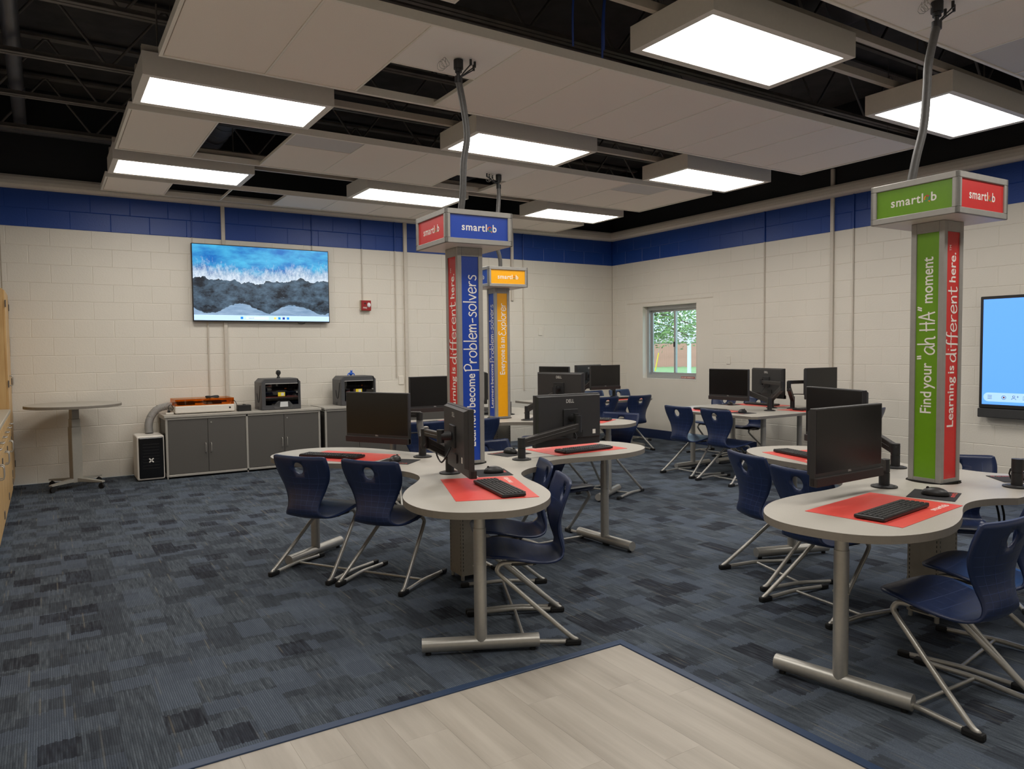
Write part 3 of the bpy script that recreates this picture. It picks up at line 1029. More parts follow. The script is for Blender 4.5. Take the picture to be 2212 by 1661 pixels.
# bar joists, ducts, pipe
for k, (yy, wh) in enumerate(((1.1, 'bar joist nearest the viewer above first cloud'), (2.25, 'bar joist above the green tower ceiling cloud'), (3.42, 'bar joist between first and second light rows'),
                              (4.55, 'bar joist with open web above the largest ceiling cloud'), (5.75, 'bar joist above the middle row of lights'), (6.9, 'bar joist above the middle ceiling cloud'),
                              (8.0, 'bar joist above the far row of lights'), (9.14, 'bar joist closest to the television wall'))):
    t = thing('bar_joist', wh, 'joist', (XL, yy, 3.75), 0, 'dark bar joists under the roof deck')
    L = XR - XL
    MB().box(0, L, -.045, -.008, 0, .006).box(0, L, -.014, -.008, .006, .045).box(0, L, .008, .045, 0, .006).box(0, L, .008, .014, .006, .045).build('bottom_chord', M_steel_dark, t)
    MB().box(0, L, -.045, .045, .54, .56).build('top_chord', M_steel_dark, t)
    pts, n = [], 0
    xx = .2
    while xx < L:
        pts += [(xx, 0, .03 if n % 2 else .53), (xx + .03, 0, .02 if n % 2 else .54)]
        xx += .42
        n += 1
    MB().tube(pts, .011, 6).build('web', M_steel_dark, t)
def duct(x, y0, y1, z, r, label):
    t = thing('air_duct', label, 'duct', (x, y0, z), 0, 'dark round air ducts')
    MB().cyl((0, 0, 0), (0, y1 - y0, 0), r, n=24).build('duct_body', M_duct, t)
    rb = MB()
    yy = .25
    while yy < y1 - y0:
        rb.tube([(r * 1.005 * math.cos(2 * PI * k / 24), yy, r * 1.005 * math.sin(2 * PI * k / 24)) for k in range(24)], .006, 5, closed=True)
        yy += .3
    rb.build('seams', M_duct, t)
duct(1.75, -1.0, 9.5, 4.02, .17, 'dark round air duct above the open ceiling bays at left')
duct(5.15, -1.0, 9.5, 4.05, .2, 'dark round air duct above the window side of the room')
t = thing('overhead_pipe', 'dark gray pipe under the roof at upper left', 'pipe', (-.13, -1.5, 3.9))
MB().cyl((0, 0, 0), (0, YB + 1.5, 0), .06, n=16).build('pipe_body', M_duct, t)
MB().cyl((0, 9.7, 0), (0, 9.9, 0), .068, n=16).build('coupling', M_duct, t)
t = thing('wall_top_pipe', 'dark pipe along the black top of the television wall', 'pipe', (XL, YB - .08, 3.87))
MB().cyl((0, 0, 0), (XR - XL, 0, 0), .045, n=14).build('pipe_body', M_duct, t)
for k, (x, y) in enumerate(((2.75, 3.55), (2.95, 3.5), (3.02, 3.6))):
    mb = MB().tube(smooth_path([(0, 0, 1.05), (.02, .03, .6), (.0, .06, .2), (.03, .1, -.02)], 4), .007, 6)
    mb.build('network_cable', mat('cable_blue', srgb(30, 62, 140), .5, noise=.05), None, (x, y, 3.3),
             label=['blue network cable hanging farthest left above the big cloud', 'middle blue network cable hanging above the big cloud', 'rightmost blue network cable hanging above the big cloud'][k], cat='cable', group='blue cables above the cloud')

# ================================================================== TOWERS
HT = .73                       # desk height
A0, D0, B0 = (2.241, 4.084), (3.938, 2.07), (3.993, 6.547)
PH = {'here': ([('plain', 'Learning is'), ('hand', 'different'), ('plain', 'here.'), ('tm', 'TM')], 1.02, 1.95),
      'solve': ([('plain', 'Learners become'), ('hand', 'Problem-solvers')], .84, 1.91),
      'aha': ([('plain', 'Find your'), ('hand', '<ah HA>'), ('plain', 'moment')], 1.09, 1.895),
      'expl': ([('plain', 'Everyone is an'), ('hand', 'Explorer')], 1.185, 1.92)}
def tower(pos, label, faces, rot=0.0):
    """faces: four (colour, phrase) for the sides -y, +x, +y, -x"""
    t = thing('sign_tower', label, 'sign tower', (pos[0], pos[1], 0), rot)
    hs, HS, zb, zt = .0875, .2265, 2.073, 2.275
    MB().box(-hs + .004, hs - .004, -hs + .004, hs - .004, .03, HT - .001).build('lower_post', M_steelpost, t)
    slots = MB()
    for sx in (-1, 1):
        for sy in (-1, 1):
            for k in range(26):
                z = .06 + k * .024
                slots.box(sx * (hs - .016) - .002, sx * (hs - .016) + .002, sy * hs - .004 * sy - .0006, sy * hs - .004 * sy + .0006, z, z + .013)
                slots.box(sx * hs - .004 * sx - .0006, sx * hs - .004 * sx + .0006, sy * (hs - .016) - .002, sy * (hs - .016) + .002, z, z + .013)
    slots.build('slots', M_black, t, kind='stuff')
    for sx in (-1, 1):
        for sy in (-1, 1):
            MB().cyl((sx * .07, sy * .07, 0), (sx * .07, sy * .07, .03), .012, n=10).build('levelling_foot', M_metal, t)
            q = MB()
            x0, y0 = sx * hs, sy * hs
            q.rbox(min(x0, x0 - sx * .03), max(x0, x0 - sx * .03), min(y0, y0 - sy * .03), max(y0, y0 - sy * .03), HT, zb, .004, 2)
            q.build('corner_post', M_alu, t)
    # collar
    cl = MB()
    for k in range(4):
        T = Matrix.Rotation(k * PI / 2, 4, 'Z')
        cl.box(-hs - .006, hs + .006, -hs - .006, -hs + .002, HT, HT + .004, T)
    cl.build('collar', M_black2, t)
    B(-hs + .01, hs - .01, -hs + .01, hs - .01, HT, zb).build('core', M_black, t)
    B(-HS + .02, HS - .02, -HS + .02, HS - .02, zb + .006, zt - .004).build('header_core', M_white, t)
    B(-HS + .012, HS - .012, -HS + .012, HS - .012, zb, zb + .006).build('soffit', M_white, t)
    for k, (colr, ph) in enumerate(faces):
        T = Matrix.Rotation(k * PI / 2, 4, 'Z')
        # column panel with its frame rails
        pn = MB().box(-hs + .03, hs - .03, -hs + .007, -hs + .012, HT + .02, zb - .03, T).build('column_panel', SIGN[colr], t)
        for u0, u1 in ((HT + .004, HT + .022), (zb - .055, zb - .002)):
            MB().box(-hs + .03, hs - .03, -hs + .001, -hs + .016, u0, u1, T).build('panel_rail', M_alu, t)
        if ph:
            pieces, z0, z1 = PH[ph]
            o = T @ Vector((.027, -hs + .0062, z0))
            put_line(pn, pieces, frame_T(o, (0, 0, 1), T.to_3x3() @ Vector((-1, 0, 0))), .082, z1 - z0)
        # header panel, frame and logo
        hp = MB().box(-HS + .03, HS - .03, -HS + .009, -HS + .014, zb + .03, zt - .03, T).build('header_panel', SIGN[colr], t)
        hf = MB()
        hf.rbox(-HS + .0, HS - .0, -HS, -HS + .018, zb + .001, zb + .032, .003, 1, T)
        hf.rbox(-HS + .0, HS - .0, -HS, -HS + .018, zt - .032, zt, .003, 1, T)
        hf.rbox(-HS, -HS + .032, -HS, -HS + .018, zb + .03, zt - .03, .003, 1, T)
        hf.rbox(HS - .032, HS, -HS, -HS + .018, zb + .03, zt - .03, .003, 1, T)
        hf.build('header_frame', M_alu, t)
        o = T @ Vector((0, -HS + .0082, (zb + zt) / 2))
        logo('logo', frame_T(o, T.to_3x3() @ Vector((1, 0, 0)), (0, 0, 1)), .235, hp)
    B(-HS + .015, HS - .015, -HS + .015, HS - .015, zt - .005, zt).build('top_plate', M_alu, t)
    return t
tower(A0, 'sign tower with red and blue panels in the left desk cluster', [('blue', 'solve'), ('green', 'aha'), ('yellow', 'expl'), ('red', 'here')], R(-2.5))
tower(D0, 'sign tower with green and red panels in the right desk cluster', [('red', 'here'), ('yellow', 'expl'), ('blue', 'solve'), ('green', 'aha')], R(-2))
tower(B0, 'sign tower with blue and yellow panels in the back desk cluster', [('yellow', 'expl'), ('red', 'here'), ('green', 'aha'), ('blue', 'solve')], R(-3.5))

def drop_cable(pos, top, bends, label, clips):
    t = thing('power_cable', label, 'cable', (pos[0], pos[1], 2.275), 0, 'sleeved cables from ceiling to sign towers')
    tx, ty = top[0] - pos[0], top[1] - pos[1]
    zt = 3.24 - 2.275
    pts = bends + [(tx, ty, zt - .13)]
    MB().tube(smooth_path(pts, 6), .021, 12).build('braided_sleeve', M_conduit, t)
    MB().cyl((tx, ty, zt - .14), (tx, ty, zt - .10), .025, n=12).build('sleeve_band', M_cable, t)
    MB().cyl((tx, ty, zt - .055), (tx, ty, zt), .030, n=14).cyl((tx, ty, zt - .075), (tx, ty, zt - .055), .022, n=12).build('twist_plug', M_cable, t)
    MB().tube(smooth_path([(tx, ty, zt - .11), (tx - .004, ty, zt - .07)], 3), .012, 8).build('power_lead', M_cable, t)
    for k, a in enumerate(clips):
        e = (tx + a[0], ty + a[1], zt)
        ld = MB().tube(smooth_path([(tx + .005, ty, zt - .11), (tx + a[0] * .5, ty + a[1] * .5, zt - .07), (e[0], e[1], zt - .03)], 5), .004, 6).build('data_lead', M_cable, t)
        MB().cyl((e[0], e[1], zt - .035), (e[0], e[1], zt), .008, n=8).build('connector', M_black, ld)
    mb = MB()
    for q in range(3):
        c = Vector((tx - .09 - .01 * q, ty + .01 * q, zt - .03 - .01 * q))
        mb.tube([c + Vector((.025 * math.cos(u), .01 * math.sin(u * 2), .028 * math.sin(u))) for u in [2 * PI * k / 10 for k in range(10)]], .002, 5, closed=True)
    mb.cyl((tx - .09, ty, zt - .03), (tx - .09, ty, zt), .002, n=5)
    mb.build('safety_hook', M_metal, t)
drop_cable(A0, (2.235, 4.108), [(-.01, .02, 0), (.005, .01, .15), (.01, .0, .34), (.03, -.01, .5), (.012, .0, .68)], 'sleeved gray cable from ceiling to the red and blue tower', [(.06, -.05), (.10, -.03), (.12, .02)])
drop_cable(D0, (4.02, 2.135), [(-.13, .07, 0), (-.10, .06, .14), (-.055, .05, .3), (-.03, .05, .5), (-.02, .05, .62), (.05, .06, .78)], 'sleeved gray cable from ceiling to the green tower', [(.06, -.05), (.11, -.03), (.12, .02)])
drop_cable(B0, (4.02, 6.556), [(.03, .0, 0), (.025, .0, .12), (-.02, .01, .3), (.0, .0, .5), (.02, .0, .7)], 'sleeved gray cable from ceiling to the yellow tower', [(-.10, .02), (-.14, .0), (-.05, .04)])

# ================================================================== DESK WINGS
half = [(1.455, .0), (1.447, .10), (1.41, .19), (1.335, .27), (1.22, .33), (1.08, .362), (.94, .36), (.80, .338), (.67, .306), (.56, .288), (.47, .292), (.39, .316), (.31, .36), (.245, .424)]
sm = [(p.x, p.y) for p in smooth_path([(u, v, 0) for u, v in half], 3)]
outline = [(u, -v) for u, v in sm[::-1]] + sm[1:]
arc = [(.128 * math.cos(a), .128 * math.sin(a)) for a in [R(60 - 12 * k) for k in range(11)]]
WING = outline + arc
def wing_parts(t):
    top = MB()
    n = len(WING)
    lo = [(x, y, HT - .032) for x, y in WING]
    hi = [(x, y, HT) for x, y in WING]
    top.add(hi, [tuple(range(n))])
    top.add(lo, [tuple(range(n))[::-1]])
    top.cur = 1
    top.add(lo + hi, [(i, (i + 1) % n, n + (i + 1) % n, n + i) for i in range(n)], False)
    top.build('tabletop', [M_table, M_edge], t)
    lx = 1.2
    MB().cyl((lx, 0, .05), (lx, 0, .60), .0305, n=20).build('leg', M_metal, t)
    lg = MB().cyl((lx, 0, .60), (lx, 0, HT - .032), .0275, n=20).build('telescopic_tube', M_metal, t)
    MB().cyl((lx, -.034, .42), (lx, .034, .42), .005, n=8).build('bolt', M_metal, t)
    MB().cyl((lx, -.28, .046), (lx, .28, .046), .033, n=20).build('foot_bar', M_metal, t)
    for s in (-1, 1):
        MB().cyl((lx, s * .25, 0), (lx, s * .25, .02), .014, n=10).build('glide', M_rubber, t)
    MB().box(lx - .12, lx + .12, -.05, .05, HT - .036, HT - .032).build('mounting_plate', M_black2, t)
    MB().rbox(.45, 1.05, -.06, .06, HT - .07, HT - .033, .006, 1).build('cable_tray', M_black2, t)
def wing(pos, ang, label):
    t = thing('desk_wing', label, 'table', (pos[0], pos[1], 0), R(ang), 'petal shaped desks around the sign towers')
    wing_parts(t)
    return t
wing(A0, -116, 'petal desk in front of the red and blue tower, near the vinyl floor')
wing(A0, 4, 'petal desk right of the red and blue tower')
wing(A0, 124, 'petal desk left of the red and blue tower')
wing(D0, -168, 'petal desk left of the green tower, nearest on the right')
wing(D0, 72, 'petal desk behind left of the green tower')
wing(D0, -48, 'petal desk right of the green tower, cut by the photo edge')
wing(B0, -60, 'petal desk in front right of the yellow tower')
wing(B0, 60, 'petal desk behind the yellow tower')
wing(B0, 180, 'petal desk left of the yellow tower')

# peninsula desks by the window wall
def bullet(x0, x1, yb, yt, round_):
    pts = [(x0, yb), (x1, yb)]
    return pts
def pen_table(name, loc, poly, legs, foot_axis, label):
    t = thing(name, label, 'table', (loc[0], loc[1], 0), 0, 'peninsula desks by the window')
    top = MB()
    n = len(poly)
    lo = [(x, y, HT - .034) for x, y in poly]
    hi = [(x, y, HT - .006) for x, y in poly]
    top.add(hi, [tuple(range(n))])
    top.add(lo, [tuple(range(n))[::-1]])
    top.cur = 1
    top.add(lo + hi, [(i, (i + 1) % n, n + (i + 1) % n, n + i) for i in range(n)], False)
    top.build('tabletop', [M_table, M_edge], t)
    for (x, y) in legs:
        MB().cyl((x, y, .05), (x, y, HT - .034), .029, n=16).build('leg', M_metal, t)
        d = (.28, 0) if foot_axis == 'x' else (0, .28)
        MB().cyl((x - d[0], y - d[1], .04), (x + d[0], y + d[1], .04), .031, n=16).build('foot_bar', M_metal, t)
        for s in (-.85, .85):
            MB().cyl((x + d[0] * s, y + d[1] * s, 0), (x + d[0] * s, y + d[1] * s, .015), .014, n=8).build('glide', M_rubber, t)
    return t
e1 = [(0, .04), (.05, 0), (.80, 0), (.80, 1.47)] + [(.80 - .82 * math.sin(a), .85 + .62 * math.cos(a)) for a in [R(9 * k) for k in range(1, 10)]]
pen_table('peninsula_desk', (6.12, 5.02), e1, [(.47, 1.30), (.43, .235)], 'x', 'rounded peninsula desk with two navy chairs, right of the window')
e2 = [(-x, y) for x, y in e1][::-1]
pen_table('peninsula_desk', (7.725, 5.02), e2, [(-.45, 1.28), (-.47, .30)], 'x', 'peninsula desk half nearest the window wall, backing its twin')
f1 = [(0, 0), (1.55, 0)] + [(1.55 + .42 * math.sin(a), .46 - .46 * math.cos(a)) for a in [R(15 * k) for k in range(1, 12)]] + [(1.55, .92), (0, .92)]
pen_table('peninsula_desk', (5.55, 7.75), f1, [(1.72, .46), (.25, .46)], 'y', 'farthest peninsula desk in the corner left of the window')

# ================================================================== CHAIRS
PROF = [(.015, .787), (.022, .745), (.036, .69), (.052, .63), (.060, .575), (.056, .52), (.046, .475), (.044, .436), (.060, .402), (.10, .386), (.16, .387), (.25, .405), (.35, .427), (.43, .432), (.478, .420)]
WID = [.202, .211, .210, .194, .164, .136, .122, .126, .140, .158, .180, .203, .205, .180, .120]
CURV = [.022, .028, .034, .036, .034, .030, .026, .02, .014, .010, .008, .006, .004, .0, .0]
_pp = smooth_path([(a, b, 0) for a, b in PROF], 6)
_pw = smooth_path([(a, b, 0) for a, b in zip(WID, CURV)], 6)
NP = len(_pp) - 1
def shell_point(t, s):
    """t in 0..1 along the profile from the top of the back to the front of the seat, s in -1..1 across"""
    f = min(max(t, 0), 1) * NP
    i = min(int(f), NP - 1)
    k = f - i
    c = _pp[i].lerp(_pp[i + 1], k)
    w = _pw[i].lerp(_pw[i + 1], k)
    tan = (_pp[min(i + 2, NP)] - _pp[max(i - 1, 0)]).normalized()
    nr = Vector((-tan.y, tan.x))            # towards the sitter
    off = w.y * (s * s)
    return Vector((c.x + nr.x * off, s * w.x, c.y + nr.y * off))
def chair_shell():
    n = 30
    loop = []
    rt_, rs_ = .022, .16                     # rounded corners in parameter space
    def corner(t0, s0, a0):
        return [(t0 + rt_ * math.cos(a0 + R(15 * k)), s0 + rs_ * math.sin(a0 + R(15 * k))) for k in range(0, 7)]
    # outline: up one side, across the top, down the other, across the front
    for k in range(0, n + 1):
        loop.append((1 - rt_ * 2 - (1 - rt_ * 3) * k / n, 1.0))
    for k in range(1, 7):
        a = R(15 * k); loop.append((rt_ - rt_ * math.sin(a), 1 - rs_ + rs_ * math.cos(a)))
    for k in range(1, 7): loop.append((0, (1 - rs_) * (1 - 2 * k / 7)))
    for k in range(0, 7):
        a = R(15 * k); loop.append((rt_ - rt_ * math.cos(a), -(1 - rs_) - rs_ * math.sin(a)))
    for k in range(1, n + 1):
        loop.append((rt_ + (1 - rt_ * 3) * k / n, -1.0))
    for k in range(1, 7):
        a = R(15 * k); loop.append((1 - rt_ * 2 + rt_ * 2 * math.sin(a), -1 + .35 - .35 * math.cos(a)))
    for k in range(1, 6): loop.append((1.0, -.65 + 1.3 * k / 6))
    for k in range(0, 6):
        a = R(15 * k); loop.append((1 - rt_ * 2 + rt_ * 2 * math.cos(a), .65 + .35 * math.sin(a)))
    hc, hr = (.113, 0.0), (.049, .185)
    hole = [(hc[0] + hr[0] * math.cos(2 * PI * k / 24), hc[1] + hr[1] * math.sin(2 * PI * k / 24)) for k in range(24)]
    inner = []
    for i in range(1, 46):
        for j in range(-4, 5):
            t, s = i / 46, j / 4.6
            e = ((t - hc[0]) / (hr[0] + .012)) ** 2 + ((s - hc[1]) / (hr[1] + .05)) ** 2
            if e > 1 and .03 < t < .95:
                inner.append((t, s))
    K = 1.0
    pts = [Vector((t * 4, s)) for t, s in loop + hole + inner]
    nl, nh = len(loop), len(hole)
    edges = [(i, (i + 1) % nl) for i in range(nl)] + [(nl + i, nl + (i + 1) % nh) for i in range(nh)]
    vv, ee, ff, *_ = delaunay_2d_cdt(pts, edges, [], 1, 1e-5)
    tri = []
    for f in ff:
        c = sum((vv[i] for i in f), Vector((0, 0))) / 3
        e = ((c.x / 4 - hc[0]) / hr[0]) ** 2 + ((c.y - hc[1]) / hr[1]) ** 2
        if e > .98:
            tri.append(tuple(f))
    P, N = [], []
    for q in vv:
        t, s = q.x / 4, q.y
        p = shell_point(t, s)
        du = shell_point(min(t + .01, 1), s) - shell_point(max(t - .01, 0), s)
        dv = shell_point(t, s + .02) - shell_point(t, s - .02)
        nn = dv.cross(du).normalized()
        P.append(p)
        N.append(nn)
    th = .0055
    k = len(P)
    vs = [p + m * th for p, m in zip(P, N)] + [p - m * th for p, m in zip(P, N)]
    mb = MB()
    fs = [f for f in tri] + [tuple(i + k for i in f[::-1]) for f in tri]
    cnt = {}
    for f in tri:
        for a, b in ((f[0], f[1]), (f[1], f[2]), (f[2], f[0])):
            cnt[(a, b)] = cnt.get((a, b), 0) + 1
    for (a, b) in cnt:
        if (b, a) not in cnt:
            fs.append((b, a, a + k, b + k))
    mb.add(vs, fs, True)
    me = mb.mesh('seat_shell', M_navy)
    bm = bmesh.new()
    bm.from_mesh(me)
    bmesh.ops.recalc_face_normals(bm, faces=list(bm.faces))
    bm.to_mesh(me)
    bm.free()
    return me
def grid_lines():
    """the moulded grid of fine lines on the sitting side"""
    mb = MB()
    def strip(pts, w=.0011):
        o = []
        for i, (t, s) in enumerate(pts):
            p = shell_point(t, s)
            du = shell_point(t + .01, s) - shell_point(t - .01, s)
            dv = shell_point(t, s + .02) - shell_point(t, s - .02)
            nn = dv.cross(du).normalized()
            for sg in (1,):
                pass
            o.append((p, nn))
        for side in (1, -1):
            vs = []
            for i, (p, nn) in enumerate(o):
                tdir = (o[min(i + 1, len(o) - 1)][0] - o[max(i - 1, 0)][0]).normalized()
                sd = tdir.cross(nn).normalized() * w
                q = p + nn * side * .0058
                vs += [q + sd, q - sd]
            mb.add(vs, [(2 * i, 2 * i + 1, 2 * i + 3, 2 * i + 2) for i in range(len(o) - 1)], False)
    for s in (-.66, -.33, 0, .33, .66):
        strip([(t / 40, s) for t in range(8 if abs(s) < .2 else 3, 39)])
    for k in range(3, 20):
        t = k / 21
        if abs(t - .113) < .05:
            continue
        strip([(t, -.9 + 1.8 * j / 10) for j in range(11)])
    return mb.mesh('grid_lines', mat('navy_line', srgb(52, 68, 112), .5, noise=.05))
me_shell, me_lines = chair_shell(), grid_lines()
def side_tube(s):
    ys, yf = .145, .228
    def pt(x, z):
        k = min(max((.40 - z) / .36, 0), 1)
        return (x, s * (ys + (yf - ys) * k), z)
    a = [pt(.22, .386), pt(.30, .394)]
    bend = [pt(.37, .392), pt(.394, .372), pt(.388, .345)]
    slant = [pt(.30, .265), pt(.18, .157), pt(.05, .045)]
    foot = [pt(.02, .026), pt(.02, .0175), pt(.05, .0175)]
    run = [(.12, s * yf, .020), (.26, s * yf, .027), (.40, s * yf, .020), (.52, s * yf, .0145)]
    return smooth_path(a + bend + slant + foot + run, 4)
me_tube = [MB().tube(side_tube(s), .0118, 10).mesh('frame_tube', M_metal) for s in (-1, 1)]
me_cross = MB().cyl((.27, -.222, .024), (.27, .222, .024), .008, n=8).mesh('crossbar', M_metal)
me_rear = [MB().rbox(-.004, .075, s * .228 - .017, s * .228 + .017, 0, .030, .008, 2).mesh('rear_foot', M_rubber) for s in (-1, 1)]
me_front = [MB().rbox(.475, .53, s * .228 - .0155, s * .228 + .0155, 0, .028, .007, 2).mesh('front_foot', M_rubber) for s in (-1, 1)]
me_bracket = MB().rbox(.20, .33, -.16, .16, .380, .398, .006, 1).mesh('seat_bracket', M_black)
me_dot = MB().cyl((.026, 0, .605), (.034, 0, .605), .006, n=8).mesh('back_rivet', M_logo)
def chair(x, y, ang, label, group):
    t = thing('cantilever_chair', label, 'chair', (x, y, 0), R(ang), group)
    sh = link('seat_shell', me_shell, t)
    link('grid_lines', me_lines, sh)
    for q in (0, 1):
        link('frame_tube', me_tube[q], t)
        link('rear_foot', me_rear[q], t)
        link('front_foot', me_front[q], t)
    link('crossbar', me_cross, t)
    link('seat_bracket', me_bracket, t)
    return t
gA, gD, gB, gE, gF = 'navy chairs around the red and blue tower', 'navy chairs around the green tower', 'navy chairs around the yellow tower', 'navy chairs at the window peninsula', 'navy chairs in the far corner'
for a in [
    (1.30, 4.585, 33, 'navy chair with its back to viewer, left of a pair, nearest the gray cabinets', gA),
    (1.59, 4.14, 33, 'navy chair with its back to viewer, right of the pair at the left desk', gA),
    (2.265, 3.02, 154, 'navy chair facing left, closest to the corner of the vinyl floor', gA),
    (2.475, 3.475, 155, 'navy chair facing left, tucked behind the one at the vinyl corner', gA),
    (3.22, 4.66, -91, 'navy chair mostly hidden behind the large monitor right of blue tower', gA),
    (2.66, 4.61, -88, 'navy chair facing viewer just right of the blue tower column', gA),
    (3.595, 3.055, -17, 'navy chair with back to viewer, left of the pair near the green tower', gD),
    (3.35, 2.49, -6, 'navy chair with back to viewer, half hidden behind the nearest right monitor', gD),
    (3.06, 1.285, 88, 'largest navy chair at the lower right corner of the photo', gD),
    (3.62, 1.40, 98, 'navy chair tucked beside the largest one, under green tower desk', gD),
    (4.60, 2.30, -139, 'navy chair facing viewer, right behind the green tower column', gD),
    (4.985, 5.75, -159, 'navy chair facing left at the tip of the yellow tower front desk', gB),
    (4.70, 6.33, -152, 'navy chair hidden behind monitors right of the yellow tower', gB),
    (2.93, 6.09, 82, 'navy chair with back to viewer, seen between the left monitors', gB),
    (3.50, 6.05, 88, 'navy chair with back to viewer, between the blue and yellow towers', gB),
    (3.78, 7.40, -30, 'navy chair behind the yellow tower, nearer the column', gB),
    (4.08, 7.92, -30, 'navy chair behind the yellow tower, farther from the column', gB),
    (5.953, 5.98, -1, 'navy chair with back to viewer under the window, left of that pair', gE),
    (5.92, 5.40, 0, 'navy chair with back to viewer, right of the pair at window peninsula', gE),
    (7.93, 6.98, 180, 'navy chair against the window wall, left one, showing above the desk', gE),
    (7.93, 6.42, 180, 'navy chair against the window wall, right one, behind a monitor arm', gE),
    (7.32, 4.42, 92, 'navy chair at the near end of the window peninsula, behind monitors', gE),
    (6.98, 7.64, 90, 'navy chair with back to viewer at the far corner desk, right one', gF),
    (6.40, 7.66, 90, 'navy chair with back to viewer at the far corner desk, left one', gF),
    (7.71, 9.02, -90, 'navy chair facing viewer beyond the far corner desk, right one', gF),
    (7.17, 9.02, -90, 'navy chair facing viewer beyond the far corner desk, left one', gF),
]:
    chair(*a)

# ================================================================== MONITORS AND ARMS
MW, MH = .54, .35
def mon_meshes():
    d = {}
    # local frame: screen faces +x, width along y, bottom at z = 0
    d['housing'] = MB().rbox(-.018, .012, -MW / 2, MW / 2, .0, MH, .004, 2).mesh('housing', M_mon)
    bk = MB()
    prof = [(-MW / 2 + .006, .045), (MW / 2 - .006, .045), (MW / 2 - .006, MH - .006), (-MW / 2 + .006, MH - .006)]
    v = [(-.018, y, z) for y, z in prof] + [(-.038, y * .965, MH / 2 + (z - MH / 2) * .95) for y, z in prof]
    bk.add(v, [(0, 1, 5, 4), (1, 2, 6, 5), (2, 3, 7, 6), (3, 0, 4, 7), (4, 5, 6, 7)])
    d['back_cover'] = bk.mesh('back_cover', M_mon)
    d['screen'] = B(.012, .0128, -MW / 2 + .008, MW / 2 - .008, .058, MH - .008).mesh('screen', M_screen)
    d['speaker_bar'] = MB().rbox(-.012, .024, -MW / 2, MW / 2, -.002, .040, .004, 2).mesh('speaker_bar', mat('speaker_cloth', srgb(40, 34, 32), .7, noise=.1, nscale=300))
    d['vesa_plate'] = MB().rbox(-.050, -.037, -.06, .06, MH / 2 - .045, MH / 2 + .075, .003, 1).mesh('vesa_plate', M_black2)
    d['io_recess'] = B(-.046, -.040, -.10, -.03, .055, .10).mesh('io_recess', M_black)
    vs, fs, a, b = text_flat('DELL', .02)
    T = frame_T((-.0184, 0, MH - .062), (0, 1, 0), (0, 0, 1))
    # seen from behind the letters run towards -y
    T = frame_T((-.0386, 0, MH - .058), (0, -1, 0), (0, 0, 1))
    d['back_logo'] = MB().add([((x - (a + b) / 2) * .03, y * .034, 0) for x, y, z in vs], fs, False, T).mesh('back_logo', M_logo)
    T = frame_T((.0124, 0, .0455), (0, 1, 0), (0, 0, 1))
    d['front_logo'] = MB().add([((x - (a + b) / 2) * .012, y * .012, 0) for x, y, z in vs], fs, False, T).mesh('front_logo', M_logo)
    d['sticker'] = B(-.0388, -.0381, -MW / 2 + .055, -MW / 2 + .08, .07, .10).mesh('sticker', M_white)
    return d
MM = mon_meshes()
def monitor(x, y, z0, face, label):
    t = thing('computer_monitor', label, 'monitor', (x, y, z0), R(face), 'black desktop monitors')
    h = None
    for k in ('housing', 'back_cover', 'screen', 'speaker_bar', 'vesa_plate'):
        o = link(k, MM[k], t)
        if k == 'housing': h = o
        if k == 'back_cover': bc = o
    link('back_logo', MM['back_logo'], bc)
    link('front_logo', MM['front_logo'], h)
    link('sticker', MM['sticker'], h)
    link('io_recess', MM['io_recess'], bc)
    return t
me_base = MB().cyl((0, 0, 0), (0, 0, .007), .062, n=28).cyl((0, 0, .007), (0, 0, .012), .05, .045, n=28).mesh('base_plate', M_black2)
me_post = MB().cyl((0, 0, .01), (0, 0, .073), .0255, n=18).cyl((0, 0, .073), (0, 0, .077), .023, n=18).cyl((0, 0, .077), (0, 0, .142), .0255, n=18).mesh('post', M_black2)
M_arm = mat('arm_enamel', srgb(58, 55, 53), .4, .2, noise=.06)
ELB = {'A_left': (.10, .25, .20), 'A_front': (-.18, -.05, .20), 'E2': (-.25, -.34, .26), 'E3': (-.20, -.10, .25)}
